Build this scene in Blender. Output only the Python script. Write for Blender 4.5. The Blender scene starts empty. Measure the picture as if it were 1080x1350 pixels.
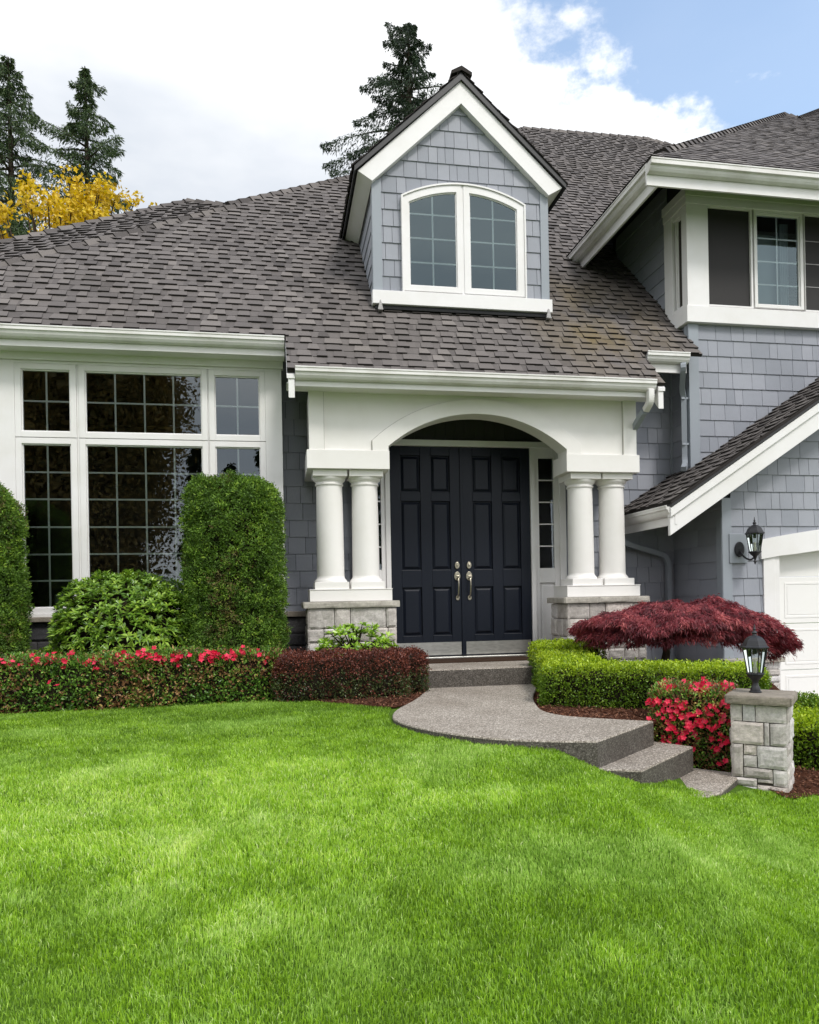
import bpy, math, random
import numpy as np
from mathutils import Vector, Matrix
PI = math.pi
random.seed(7)
RNG = np.random.default_rng(11)
sc = bpy.context.scene
COL = sc.collection

# ------------------------------------------------------------------ camera
F_PX, ROLL, YAW, EYE = 966.0, 0.018, math.atan(172 / 966.0), 0.68
cam = bpy.data.objects.new('camera', bpy.data.cameras.new('camera'))
COL.objects.link(cam)
cam.data.sensor_width = 36
cam.data.lens = F_PX * 36 / 1350
cam.data.shift_y = (788.5 - 675) / 1350
cam.data.clip_start = 0.05
cam.data.clip_end = 2000
cam.location = (0, 0, EYE)
_F = Vector((math.sin(YAW), math.cos(YAW), 0)); _R = Vector((math.cos(YAW), -math.sin(YAW), 0)); _U = Vector((0, 0, 1))
cx = _R * math.cos(ROLL) + _U * -math.sin(-ROLL) * -1 * -1   # image right axis
cx = (_R * math.cos(ROLL) - _U * math.sin(ROLL))
cy = (_R * math.sin(ROLL) + _U * math.cos(ROLL))
cam.matrix_world = Matrix(((cx.x, cy.x, -_F.x, 0), (cx.y, cy.y, -_F.y, 0), (cx.z, cy.z, -_F.z, EYE), (0, 0, 0, 1)))
sc.camera = cam

# ------------------------------------------------------------------ light
SUN_EL, SUN_AZ = 52, 158          # azimuth clockwise from +Y (the way the camera looks)
sun = bpy.data.objects.new('sun', bpy.data.lights.new('sun', 'SUN'))
COL.objects.link(sun)
sun.data.energy = 1.38
sun.data.angle = math.radians(12)
sun.data.color = (1, 0.965, 0.91)
_e, _a = math.radians(SUN_EL), math.radians(SUN_AZ)
sd = Vector((math.sin(_a) * math.cos(_e), math.cos(_a) * math.cos(_e), math.sin(_e)))
sun.rotation_euler = sd.to_track_quat('Z', 'Y').to_euler()
sun.location = (0, 0, 30)
w = bpy.data.worlds.new('World'); sc.world = w; w.use_nodes = True
nt = w.node_tree; N = nt.nodes; L = nt.links; N.clear()
out = N.new('ShaderNodeOutputWorld')
sky = N.new('ShaderNodeTexSky'); sky.sky_type = 'NISHITA'; sky.sun_disc = False
sky.sun_elevation = _e; sky.sun_rotation = _a; sky.air_density = 1.5; sky.dust_density = 0.3; sky.ozone_density = 2.0
bg1 = N.new('ShaderNodeBackground'); bg1.inputs[1].default_value = 0.15
L.new(sky.outputs[0], bg1.inputs[0])
bg2 = N.new('ShaderNodeBackground'); bg2.inputs[1].default_value = 1.0
mixs = N.new('ShaderNodeMixShader')
L.new(bg1.outputs[0], mixs.inputs[1]); L.new(bg2.outputs[0], mixs.inputs[2]); L.new(mixs.outputs[0], out.inputs[0])
tc = N.new('ShaderNodeTexCoord')
def math_node(op, a, b=None, c=None, nodes=None, links=None, clamp=False):
    nodes = nodes or N; links = links or L
    m = nodes.new('ShaderNodeMath'); m.operation = op; m.use_clamp = clamp
    for i, q in enumerate((a, b, c)):
        if q is None: continue
        if isinstance(q, (int, float)): m.inputs[i].default_value = q
        else: links.new(q, m.inputs[i])
    return m.outputs[0]
def dot_node(vec):
    d = N.new('ShaderNodeVectorMath'); d.operation = 'DOT_PRODUCT'
    L.new(tc.outputs['Generated'], d.inputs[0]); d.inputs[1].default_value = vec
    return d.outputs['Value']
def map_node(v, a, b, c=0.0, d=1.0):
    m = N.new('ShaderNodeMapRange'); m.interpolation_type = 'SMOOTHSTEP'
    L.new(v, m.inputs[0]); m.inputs[1].default_value = a; m.inputs[2].default_value = b
    m.inputs[3].default_value = c; m.inputs[4].default_value = d
    return m.outputs[0]
def sky_noise(scale, detail, rough, stretch=1.6, off=0.0):
    mp = N.new('ShaderNodeMapping'); L.new(tc.outputs['Generated'], mp.inputs[0])
    mp.inputs['Scale'].default_value = (1, 1, stretch); mp.inputs['Location'].default_value = (off, off * .7, off * .3)
    n = N.new('ShaderNodeTexNoise'); L.new(mp.outputs[0], n.inputs['Vector'])
    n.inputs['Scale'].default_value = scale; n.inputs['Detail'].default_value = detail; n.inputs['Roughness'].default_value = rough
    return n.outputs[0]
d_a = Vector((190, 948, 824)).normalized(); d_b = Vector((455, 900, 590)).normalized()
nrm = d_a.cross(d_b).normalized()
core = Vector((0.49, 0.68, 0.545)).normalized()
if nrm.dot(core) < 0: nrm = -nrm
n1 = sky_noise(5.0, 10, 0.60, 1.5, 0.4)
side = math_node('ADD', dot_node(nrm), math_node('MULTIPLY', math_node('SUBTRACT', n1, 0.5), 0.60))
hole = map_node(side, -0.01, 0.055)
hole = math_node('MULTIPLY', hole, map_node(dot_node(core), 0.6, 0.8))
wisp = map_node(sky_noise(7.5, 8, 0.62, 2.6, 3.0), 0.60, 0.78, 0.0, 0.8)
hole = math_node('MULTIPLY', hole, math_node('SUBTRACT', 1.0, wisp), clamp=True)
cover = math_node('SUBTRACT', 1.0, math_node('MULTIPLY', hole, 0.88), clamp=True)
L.new(cover, mixs.inputs[0])
n2 = sky_noise(1.7, 6, 0.52, 2.4, 1.3)
ramp = N.new('ShaderNodeValToRGB'); L.new(n2, ramp.inputs[0])
ramp.color_ramp.elements[0].position = 0.36; ramp.color_ramp.elements[0].color = (0.80, 0.86, 0.95, 1)
ramp.color_ramp.elements[1].position = 0.60; ramp.color_ramp.elements[1].color = (1.28, 1.28, 1.28, 1)
L.new(ramp.outputs[0], bg2.inputs[0])
# the cloud deck is brighter towards the sun, behind the camera
L.new(map_node(dot_node(sd), -0.25, 0.85, 0.57, 0.96), bg2.inputs[1])
vs = sc.view_settings; vs.view_transform = 'Standard'; vs.look = 'None'; vs.exposure = 0.68; vs.gamma = 1
sc.render.engine = 'CYCLES'
sc.cycles.max_bounces = 7; sc.cycles.transparent_max_bounces = 12; sc.cycles.use_denoising = True

# ------------------------------------------------------------------ materials
def new_mat(name):
    m = bpy.data.materials.new(name); m.use_nodes = True
    nt = m.node_tree; nt.nodes.clear()
    o = nt.nodes.new('ShaderNodeOutputMaterial'); b = nt.nodes.new('ShaderNodeBsdfPrincipled')
    nt.links.new(b.outputs[0], o.inputs[0])
    return m, nt.nodes, nt.links, b, o
def tex_noise(n, l, scale, detail=4, rough=.55, obj=True, stretch=(1, 1, 1)):
    t = n.new('ShaderNodeTexCoord'); mp = n.new('ShaderNodeMapping'); l.new(t.outputs['Object'], mp.inputs[0])
    mp.inputs['Scale'].default_value = stretch
    x = n.new('ShaderNodeTexNoise'); l.new(mp.outputs[0], x.inputs['Vector'])
    x.inputs['Scale'].default_value = scale; x.inputs['Detail'].default_value = detail; x.inputs['Roughness'].default_value = rough
    return x
def ramp_node(n, l, fac, stops):
    r = n.new('ShaderNodeValToRGB'); l.new(fac, r.inputs[0])
    e = r.color_ramp.elements
    while len(e) < len(stops): e.new(0.5)
    for i, (p, c) in enumerate(stops): e[i].position = p; e[i].color = (*c, 1)
    return r.outputs[0]
def mixc(n, l, fac, a, b, mode='MIX'):
    m = n.new('ShaderNodeMix'); m.data_type = 'RGBA'; m.blend_type = mode
    if isinstance(fac, (int, float)): m.inputs[0].default_value = fac
    else: l.new(fac, m.inputs[0])
    for i, q in ((6, a), (7, b)):
        if isinstance(q, tuple): m.inputs[i].default_value = (*q, 1)
        else: l.new(q, m.inputs[i])
    return m.outputs[2]
def attr(n, l, name='rnd'):
    a = n.new('ShaderNodeAttribute'); a.attribute_name = name
    s = n.new('ShaderNodeSeparateColor'); l.new(a.outputs['Color'], s.inputs[0])
    return s.outputs
def bump(n, l, b, h, strength, dist=0.01):
    k = n.new('ShaderNodeBump'); k.inputs['Strength'].default_value = strength; k.inputs['Distance'].default_value = dist
    l.new(h, k.inputs['Height']); l.new(k.outputs[0], b.inputs['Normal'])

def mat_paint(name, col, rough=.5, dirt=.12, dirtcol=None, bmp=.15, grain=(1, 1, 1), wear=0.0, spec=None):
    m, n, l, b, o = new_mat(name)
    x = tex_noise(n, l, 2.3, 6, .6); y = tex_noise(n, l, 38, 4, .6, stretch=grain)
    dc = dirtcol or tuple(c * .6 for c in col)
    c1 = mixc(n, l, math_node('MULTIPLY', ramp_f(n, l, x.outputs[0], .42, .8), dirt, nodes=n, links=l), tuple(col), dc)
    a = attr(n, l)
    c2 = mixc(n, l, a[0], c1, (.86, .87, .9), 'MULTIPLY') if wear else c1
    l.new(c2, b.inputs['Base Color']); b.inputs['Roughness'].default_value = rough
    if spec is not None: b.inputs['Specular IOR Level'].default_value = spec
    bump(n, l, b, y.outputs[0], bmp, .004)
    return m
def ramp_f(n, l, v, a, b):
    m = n.new('ShaderNodeMapRange'); l.new(v, m.inputs[0]); m.inputs[1].default_value = a; m.inputs[2].default_value = b
    return m.outputs[0]

M = {}
M['white'] = mat_paint('white_trim_paint', (.775, .76, .76), .5, .40, (.58, .56, .50), .10)
M['shadow_line'] = mat_paint('painted_shadow_line', (.36, .35, .32), .8, .3)  # grey for the shadow lines painted along the portico trim
M['portico'] = mat_paint('cream_white_paint', (.775, .755, .735), .55, .40, (.62, .60, .54), .08)
M['gutter'] = mat_paint('gutter_enamel', (.75, .735, .725), .62, .75, (.45, .43, .38), .05, (1, 1, 1))
# siding: painted shakes with vertical grain
m, n, l, b, o = new_mat('blue_grey_shake_paint')
g = tex_noise(n, l, 30, 5, .6, stretch=(5, 5, .35)); lo = tex_noise(n, l, 1.4, 5, .6); a = attr(n, l)
c = ramp_node(n, l, a[0], [(0, (.244, .258, .296)), (.5, (.280, .293, .334)), (1, (.311, .323, .365))])
c = mixc(n, l, math_node('MULTIPLY', ramp_f(n, l, lo.outputs[0], .45, .75), .3, nodes=n, links=l), c, (.16, .175, .20))
c = mixc(n, l, math_node('MULTIPLY', ramp_f(n, l, g.outputs[0], .5, .8), .22, nodes=n, links=l), c, (.17, .19, .23))
l.new(c, b.inputs['Base Color']); b.inputs['Roughness'].default_value = .62
bump(n, l, b, g.outputs[0], .35, .004); M['siding'] = m
M['sidetrim'] = mat_paint('blue_grey_trim_paint', (.275, .302, .338), .5, .25, (.17, .19, .22), .1, (4, 4, .4))
M['backing'] = mat_paint('dark_backing', (.03, .032, .036), .9, .1)
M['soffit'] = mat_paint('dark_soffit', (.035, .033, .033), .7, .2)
# roof shingle
m, n, l, b, o = new_mat('asphalt_shingle')
a = attr(n, l); gr = tex_noise(n, l, 260, 3, .7); lo = tex_noise(n, l, .55, 5, .6); st = tex_noise(n, l, .8, 6, .65, stretch=(1.0, .5, .5))
c = ramp_node(n, l, a[0], [(0, (.066, .059, .057)), (.35, (.098, .088, .085)), (.7, (.128, .115, .110)), (1, (.158, .142, .134))])
c = mixc(n, l, .55, c, ramp_node(n, l, gr.outputs[0], [(.3, (.3, .3, .3)), (.7, (1, 1, 1))]), 'MULTIPLY')
c = mixc(n, l, 1.0, c, (1.43, 1.43, 1.42), 'MULTIPLY')
# lichen stain below the right valley
t = n.new('ShaderNodeTexCoord'); vd = n.new('ShaderNodeVectorMath'); vd.operation = 'DISTANCE'
mp = n.new('ShaderNodeMapping'); l.new(t.outputs['Object'], mp.inputs[0]); mp.inputs['Scale'].default_value = (1.0, .62, .62)
l.new(mp.outputs[0], vd.inputs[0]); vd.inputs[1].default_value = (3.85 - 2.11, (8.1 - 8.35) * .62, 3.88 * .62)
near = n.new('ShaderNodeMapRange'); l.new(vd.outputs['Value'], near.inputs[0]); near.inputs[1].default_value = .25; near.inputs[2].default_value = 1.15
near.inputs[3].default_value = 1; near.inputs[4].default_value = 0
c = mixc(n, l, math_node('MULTIPLY', near.outputs[0], ramp_f(n, l, st.outputs[0], .36, .54), nodes=n, links=l, clamp=True), c, (.165, .125, .058))
c = mixc(n, l, math_node('MULTIPLY', ramp_f(n, l, lo.outputs[0], .5, .75), .35, nodes=n, links=l), c, (.10, .085, .07))
l.new(c, b.inputs['Base Color']); b.inputs['Roughness'].default_value = .92; b.inputs['Specular IOR Level'].default_value = .25
bump(n, l, b, gr.outputs[0], .5, .003); M['shingle'] = m
M['shingle_edge'] = mat_paint('shingle_cut_edge', (.021, .017, .015), .95, .1)
M['drip'] = mat_paint('black_drip_edge', (.015, .015, .016), .5, .1)
M['navy'] = mat_paint('navy_door_paint', (.0090, .0118, .0195), .38, .2, (.010, .012, .018), .03, spec=.22)
def mat_metal(name, col, rough, metallic=1.0):
    m, n, l, b, o = new_mat(name)
    x = tex_noise(n, l, 14, 4, .6, stretch=(1, 1, 4))
    l.new(ramp_node(n, l, x.outputs[0], [(.3, tuple(c * .7 for c in col)), (.7, col)]), b.inputs['Base Color'])
    b.inputs['Metallic'].default_value = metallic; b.inputs['Roughness'].default_value = rough
    return m
M['nickel'] = mat_metal('aged_nickel', (.62, .56, .44), .28)
M['kick'] = mat_metal('brushed_steel_plate', (.62, .61, .58), .42)
M['iron'] = mat_metal('black_cast_iron', (.030, .030, .034), .45, .35)
M['alu'] = mat_metal('grey_metal', (.35, .34, .33), .5, .6)
# glass
def mat_glass(name, ior, tint):
    m, n, l, b, o = new_mat(name); n.remove(b)
    fr = n.new('ShaderNodeFresnel'); fr.inputs[0].default_value = ior
    gl = n.new('ShaderNodeBsdfGlossy'); gl.inputs['Roughness'].default_value = 0.0; gl.inputs['Color'].default_value = (*tint, 1)
    wv = tex_noise(n, l, 1.6, 2, .5); k = n.new('ShaderNodeBump'); k.inputs['Strength'].default_value = .04; k.inputs['Distance'].default_value = .05
    l.new(wv.outputs[0], k.inputs['Height']); l.new(k.outputs[0], gl.inputs['Normal'])
    tr = n.new('ShaderNodeBsdfTransparent'); tr.inputs[0].default_value = (.86, .90, .88, 1)
    mx = n.new('ShaderNodeMixShader'); l.new(fr.outputs[0], mx.inputs[0]); l.new(tr.outputs[0], mx.inputs[1]); l.new(gl.outputs[0], mx.inputs[2])
    l.new(mx.outputs[0], o.inputs[0]); return m
M['glass'] = mat_glass('window_glass', 1.95, (.88, .96, 1.0))
M['glass_up'] = mat_glass('upper_window_glass', 1.86, (.74, .93, 1.0))
M['lampglass'] = mat_glass('lantern_glass', 1.35, (1, 1, 1))
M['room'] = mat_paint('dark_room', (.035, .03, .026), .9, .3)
M['blind'] = mat_paint('pale_curtain', (.30, .36, .38), .8, .2)
M['screen'] = mat_paint('insect_screen', (.020, .018, .018), .75, .15)
M['muntin'] = mat_paint('muntin_white', (.85, .87, .85), .5, .05)
M['garage'] = mat_paint('garage_door_paint', (.80, .785, .77), .45, .12, (.7, .68, .62), .06)
M['candle'] = mat_paint('candle_sleeve', (.75, .72, .6), .5, .05)
# stone
def mat_stone(name, stops, grime):
    m, n, l, b, o = new_mat(name)
    a = attr(n, l); x = tex_noise(n, l, 9, 8, .65); y = tex_noise(n, l, 55, 6, .7); z = tex_noise(n, l, 3.0, 5, .6)
    c = ramp_node(n, l, a[0], stops)
    c = mixc(n, l, .55, c, ramp_node(n, l, x.outputs[0], [(.3, (.45, .43, .42)), (.6, (1, 1, 1)), (.75, (1.15, 1.12, 1.08))]), 'MULTIPLY')
    c = mixc(n, l, .4, c, ramp_node(n, l, y.outputs[0], [(.35, (.45, .45, .45)), (.6, (1.1, 1.1, 1.1))]), 'MULTIPLY')
    c = mixc(n, l, math_node('MULTIPLY', ramp_f(n, l, z.outputs[0], .52, .72), grime, nodes=n, links=l), c, (.10, .085, .06))
    l.new(c, b.inputs['Base Color']); b.inputs['Roughness'].default_value = .88
    bump(n, l, b, y.outputs[0], .6, .006); return m
M['stone'] = mat_stone('grey_field_stone', [(0, (.44, .40, .37)), (.4, (.58, .545, .52)), (.7, (.62, .55, .50)), (1, (.68, .655, .65))], .35)
M['stonecap'] = mat_stone('brown_stone_cap', [(0, (.27, .235, .19)), (1, (.34, .30, .25))], .45)
M['paleledge'] = mat_stone('pale_stone_ledge', [(0, (.42, .39, .34)), (1, (.48, .45, .40))], .35)
M['slate'] = mat_stone('dark_slate_block', [(0, (.045, .045, .05)), (1, (.085, .082, .085))], .2)
M['mortar'] = mat_paint('mortar', (.085, .075, .062), .95, .3)
# exposed aggregate
def mat_aggregate(name, k):
    m, n, l, b, o = new_mat(name)
    t = n.new('ShaderNodeTexCoord'); v = n.new('ShaderNodeTexVoronoi'); l.new(t.outputs['Object'], v.inputs['Vector']); v.inputs['Scale'].default_value = 120
    sp = n.new('ShaderNodeSeparateColor'); l.new(v.outputs['Color'], sp.inputs[0])
    c = ramp_node(n, l, sp.outputs[0], [(0, (.14, .122, .105)), (.35, (.235, .208, .178)), (.65, (.31, .277, .240)), (.85, (.38, .345, .305)), (1, (.52, .48, .43))])
    edge = ramp_node(n, l, v.outputs['Distance'], [(.3, (1, 1, 1)), (.75, (.38, .35, .32))])
    c = mixc(n, l, .8, c, edge, 'MULTIPLY')
    lo = tex_noise(n, l, 1.7, 6, .65)
    c = mixc(n, l, ramp_f(n, l, lo.outputs[0], .4, .8), c, (.62, .59, .55), 'MULTIPLY')
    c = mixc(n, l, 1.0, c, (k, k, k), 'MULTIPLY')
    l.new(c, b.inputs['Base Color']); b.inputs['Roughness'].default_value = .8
    bump(n, l, b, v.outputs['Distance'], -.7, .006); return m
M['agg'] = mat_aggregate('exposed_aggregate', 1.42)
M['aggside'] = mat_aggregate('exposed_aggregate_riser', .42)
def mat_ground(name, stops, scale, bmp=.6, dist=.02):
    m, n, l, b, o = new_mat(name); b.inputs['Specular IOR Level'].default_value = .1
    x = tex_noise(n, l, scale, 8, .7)
    l.new(ramp_node(n, l, x.outputs[0], stops), b.inputs['Base Color']); b.inputs['Roughness'].default_value = .95
    bump(n, l, b, x.outputs[0], bmp, dist); return m
M['soil'] = mat_ground('bark_mulch_bed', [(.3, (.018, .008, .005)), (.5, (.06, .022, .012)), (.7, (.12, .045, .022))], 60)
M['lawnbase'] = mat_ground('lawn_soil', [(.3, (.045, .085, .010)), (.7, (.085, .165, .016))], 30)
M['earth'] = mat_ground('far_ground', [(.3, (.05, .09, .02)), (.7, (.08, .14, .03))], 2)
M['drive'] = mat_ground('driveway_concrete', [(.3, (.28, .27, .25)), (.7, (.36, .35, .33))], 12, .2)
def mat_leaf(name, stops, rough=.5, trans=.3, tcol=None, spec=.4, zone=None, attrn='rnd', gain=1.0):
    m, n, l, b, o = new_mat(name)
    g_ = lambda st: [(q, tuple(min(.9, k * gain) for k in c)) for q, c in st]
    stops = g_(stops); zone = g_(zone) if zone is not None else None
    a = attr(n, l, attrn)
    c = ramp_node(n, l, a[0], stops)
    if zone is not None: c = mixc(n, l, a[2], c, ramp_node(n, l, a[0], zone))
    l.new(c, b.inputs['Base Color']); b.inputs['Roughness'].default_value = rough; b.inputs['Specular IOR Level'].default_value = spec
    t = n.new('ShaderNodeBsdfTranslucent'); mx = n.new('ShaderNodeMixShader'); mx.inputs[0].default_value = trans
    hs = n.new('ShaderNodeHueSaturation'); l.new(c, hs.inputs['Color']); hs.inputs['Value'].default_value = 1.3; hs.inputs['Saturation'].default_value = 1.05
    l.new(hs.outputs[0], t.inputs[0]); l.new(b.outputs[0], mx.inputs[1]); l.new(t.outputs[0], mx.inputs[2]); l.new(mx.outputs[0], o.inputs[0])
    return m
M['grass'] = mat_leaf('grass_blade', gain=1.85, stops= [(0, (.052, .102, .008)), (.45, (.142, .240, .016)), (.8, (.232, .358, .030)), (1, (.35, .42, .10))], rough=.45, trans=.35,
                      zone=[(0, (.14, .24, .035)), (.6, (.25, .36, .085)), (1, (.43, .45, .25))])
M['arb'] = mat_leaf('arborvitae_foliage', gain=1.9, stops= [(0, (.020, .040, .005)), (.5, (.050, .100, .010)), (.85, (.11, .185, .018)), (1, (.18, .26, .03))], rough=.6, trans=.2,
                    zone=[(0, (.04, .035, .012)), (.5, (.08, .065, .02)), (1, (.12, .12, .03))])
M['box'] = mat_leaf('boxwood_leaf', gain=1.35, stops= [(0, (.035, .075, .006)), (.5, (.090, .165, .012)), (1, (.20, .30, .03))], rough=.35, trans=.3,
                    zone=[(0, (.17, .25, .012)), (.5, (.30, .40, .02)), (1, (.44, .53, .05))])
M['azalea'] = mat_leaf('azalea_leaf', gain=2.1, stops= [(0, (.020, .045, .008)), (.5, (.055, .115, .015)), (1, (.15, .24, .04))], rough=.35, trans=.25,
                       zone=[(0, (.06, .028, .015)), (.5, (.15, .075, .035)), (1, (.30, .22, .08))])
M['barberry'] = mat_leaf('barberry_leaf', gain=1.9, stops= [(0, (.022, .009, .007)), (.5, (.070, .020, .014)), (1, (.17, .055, .035))], rough=.35, trans=.2,
                         zone=[(0, (.015, .022, .008)), (.5, (.035, .05, .016)), (1, (.09, .11, .035))])
M['rhodo'] = mat_leaf('rhododendron_leaf', gain=1.75, stops= [(0, (.034, .078, .010)), (.5, (.088, .165, .016)), (1, (.21, .30, .035))], rough=.32, trans=.2, spec=.6)
M['rhodolight'] = mat_leaf('young_rhododendron_leaf', gain=1.3, stops= [(0, (.08, .17, .012)), (.5, (.20, .35, .03)), (1, (.36, .50, .07))], rough=.32, trans=.25, spec=.6)
M['maple'] = mat_leaf('laceleaf_maple_leaf', gain=1.75, stops= [(0, (.050, .010, .014)), (.5, (.155, .028, .036)), (.85, (.27, .065, .07)), (1, (.38, .13, .12))], rough=.45, trans=.3)
M['petal'] = mat_leaf('azalea_petal', [(0, (.55, .010, .045)), (.6, (.82, .025, .085)), (1, (.88, .09, .17))], .5, .3)
M['yellow'] = mat_leaf('yellow_spring_foliage', [(0, (.30, .20, .012)), (.5, (.62, .43, .02)), (1, (.80, .60, .05))], .6, .3)
M['needle'] = mat_leaf('fir_needle', [(0, (.010, .022, .010)), (.5, (.022, .045, .018)), (1, (.05, .085, .030))], .6, .12)
M['cedar'] = mat_leaf('cedar_foliage', gain=1.3, stops= [(0, (.016, .035, .012)), (.5, (.038, .068, .020)), (1, (.085, .120, .035))], rough=.6, trans=.15)
M['brownleaf'] = mat_leaf('bronze_foliage', gain=6.0, stops= [(0, (.020, .020, .006)), (.5, (.050, .035, .012)), (1, (.090, .060, .018))], rough=.6, trans=.15)
M['chip'] = mat_leaf('bark_chip', [(0, (.025, .010, .006)), (.5, (.11, .042, .022)), (1, (.24, .11, .06))], .9, .0)
M['bark'] = mat_ground('tree_bark', [(.35, (.03, .022, .016)), (.65, (.085, .065, .05))], 18)
M['darkwood'] = mat_ground('shrub_wood', [(.35, (.012, .010, .006)), (.65, (.028, .022, .014))], 25)

# ------------------------------------------------------------------ mesh helpers
class MB:
    def __init__(s): s.v = []; s.f = []; s.mi = []; s.r = []
    def add(s, vs, fs, mi=0, rnd=None):
        s.g = getattr(s, 'g', []); s.g.append((len(s.v), len(s.f)))
        o = len(s.v); s.v.extend([tuple(q) for q in vs]); r = random.random() if rnd is None else rnd
        s.r.extend([r] * len(vs))
        for f in fs: s.f.append([i + o for i in f]); s.mi.append(mi)
        return s
    def box(s, x0, x1, y0, y1, z0, z1, mi=0):
        return s.add([(x0, y0, z0), (x1, y0, z0), (x1, y1, z0), (x0, y1, z0), (x0, y0, z1), (x1, y0, z1), (x1, y1, z1), (x0, y1, z1)],
                     [(0, 3, 2, 1), (4, 5, 6, 7), (0, 1, 5, 4), (1, 2, 6, 5), (2, 3, 7, 6), (3, 0, 4, 7)], mi)
    def prism(s, poly, f0, f1, mi=0):       # poly: 2-D points, f0/f1 map (a,b) to 3-D at each end
        k = len(poly); vs = [f0(*p) for p in poly] + [f1(*p) for p in poly]
        fs = [tuple(range(k)), tuple(range(2 * k - 1, k - 1, -1))] + [(i, i + k, (i + 1) % k + k, (i + 1) % k) for i in range(k)]
        return s.add(vs, fs, mi)
    def prism_y(s, poly, y0, y1, mi=0):     # poly in (x,z)
        return s.prism(poly, lambda a, b: (a, y0, b), lambda a, b: (a, y1, b), mi)
    def prism_x(s, poly, x0, x1, mi=0):     # poly in (y,z)
        return s.prism(poly, lambda a, b: (x0, a, b), lambda a, b: (x1, a, b), mi)
    def prism_z(s, poly, z0, z1, mi=0):
        return s.prism(poly, lambda a, b: (a, b, z0), lambda a, b: (a, b, z1), mi)
    def strip(s, outer, inner, f0, f1, closed=True, mi=0):   # ring between two matching outlines, extruded
        k = len(outer); vs = [f0(*p) for p in outer] + [f0(*p) for p in inner] + [f1(*p) for p in outer] + [f1(*p) for p in inner]
        fs = []
        for i in range(k if closed else k - 1):
            j = (i + 1) % k
            fs += [(i, j, k + j, k + i), (2 * k + j, 2 * k + i, 3 * k + i, 3 * k + j), (i, 2 * k + i, 2 * k + j, j), (k + j, 3 * k + j, 3 * k + i, k + i)]
        if not closed:
            fs += [(0, k, 3 * k, 2 * k), (k - 1, 3 * k - 1, 4 * k - 1, 2 * k - 1)]
        return s.add(vs, fs, mi)
    def lathe(s, prof, c=(0, 0, 0), n=24, mi=0, cap=True):
        vs = []; fs = []
        for r, z in prof:
            for i in range(n):
                a = 2 * PI * i / n; vs.append((c[0] + r * math.cos(a), c[1] + r * math.sin(a), c[2] + z))
        for j in range(len(prof) - 1):
            for i in range(n):
                k = (i + 1) % n; fs.append((j * n + i, j * n + k, (j + 1) * n + k, (j + 1) * n + i))
        if cap: fs += [tuple(range(n - 1, -1, -1)), tuple(range((len(prof) - 1) * n, len(prof) * n))]
        return s.add(vs, fs, mi)
    def tube(s, pts, rad, n=8, mi=0, square=False):
        pts = [Vector(p) for p in pts]; k = len(pts)
        rad = rad if isinstance(rad, (list, tuple)) else [rad] * k
        vs = []; fs = []; up = None
        for i, p in enumerate(pts):
            d = (pts[min(i + 1, k - 1)] - pts[max(i - 1, 0)]).normalized()
            if up is None: up = Vector((0, 0, 1)) if abs(d.z) < .9 else Vector((0, 1, 0))
            a = d.cross(up).normalized(); bb = a.cross(d).normalized(); up = bb
            for q in range(n):
                t = 2 * PI * (q + (.5 if square else 0)) / n
                vs.append(p + (a * math.cos(t) + bb * math.sin(t)) * rad[i])
        for j in range(k - 1):
            for q in range(n):
                r = (q + 1) % n; fs.append((j * n + q, j * n + r, (j + 1) * n + r, (j + 1) * n + q))
        fs += [tuple(range(n - 1, -1, -1)), tuple(range((k - 1) * n, k * n))]
        return s.add(vs, fs, mi)
    def parts(s):
        g = s.g + [(len(s.v), len(s.f))]; out = []
        for (v0, f0), (v1, f1) in zip(g[:-1], g[1:]):
            m = MB(); m.add(s.v[v0:v1], [[i - v0 for i in f] for f in s.f[f0:f1]], s.mi[f0], s.r[v0]); out.append(m)
        return out
    def build(s, name, mats, parent=None, smooth=False, bevel=0, loc=None):
        org = Vector(loc) if loc is not None else (WO[parent.name] if parent else Vector((0, 0, 0)))
        me = bpy.data.meshes.new(name)
        me.from_pydata([(a - org.x, b - org.y, c - org.z) for a, b, c in s.v], [], s.f)
        mats = mats if isinstance(mats, (list, tuple)) else [mats]
        for q in mats: me.materials.append(M[q] if isinstance(q, str) else q)
        if any(s.mi): me.polygons.foreach_set('material_index', s.mi)
        at = me.attributes.new('rnd', 'FLOAT_COLOR', 'POINT')
        c = np.zeros((len(s.v), 4), np.float32); c[:, 0] = s.r; c[:, 3] = 1; at.data.foreach_set('color', c.ravel())
        if smooth: me.polygons.foreach_set('use_smooth', [True] * len(me.polygons))
        me.update()
        o = link(name, me, parent, org)
        if smooth and smooth != 'all':
            md = o.modifiers.new('edge', 'EDGE_SPLIT'); md.split_angle = math.radians(40)
        if bevel:
            md = o.modifiers.new('bevel', 'BEVEL'); md.width = bevel; md.segments = 2; md.limit_method = 'ANGLE'; md.angle_limit = math.radians(35)
        return o
WO = {}
def split(mb, name, mats, parent=None, **k):
    """each added solid as an object of its own"""
    for a in mb.parts():
        a.build(name, mats, parent or H, **k)
def link(name, me, parent=None, org=Vector((0, 0, 0))):
    o = bpy.data.objects.new(name, me); COL.objects.link(o)
    if parent: o.parent = parent; o.location = Vector(org) - WO[parent.name]
    else: o.location = org
    WO[o.name] = Vector(org)
    return o
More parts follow.
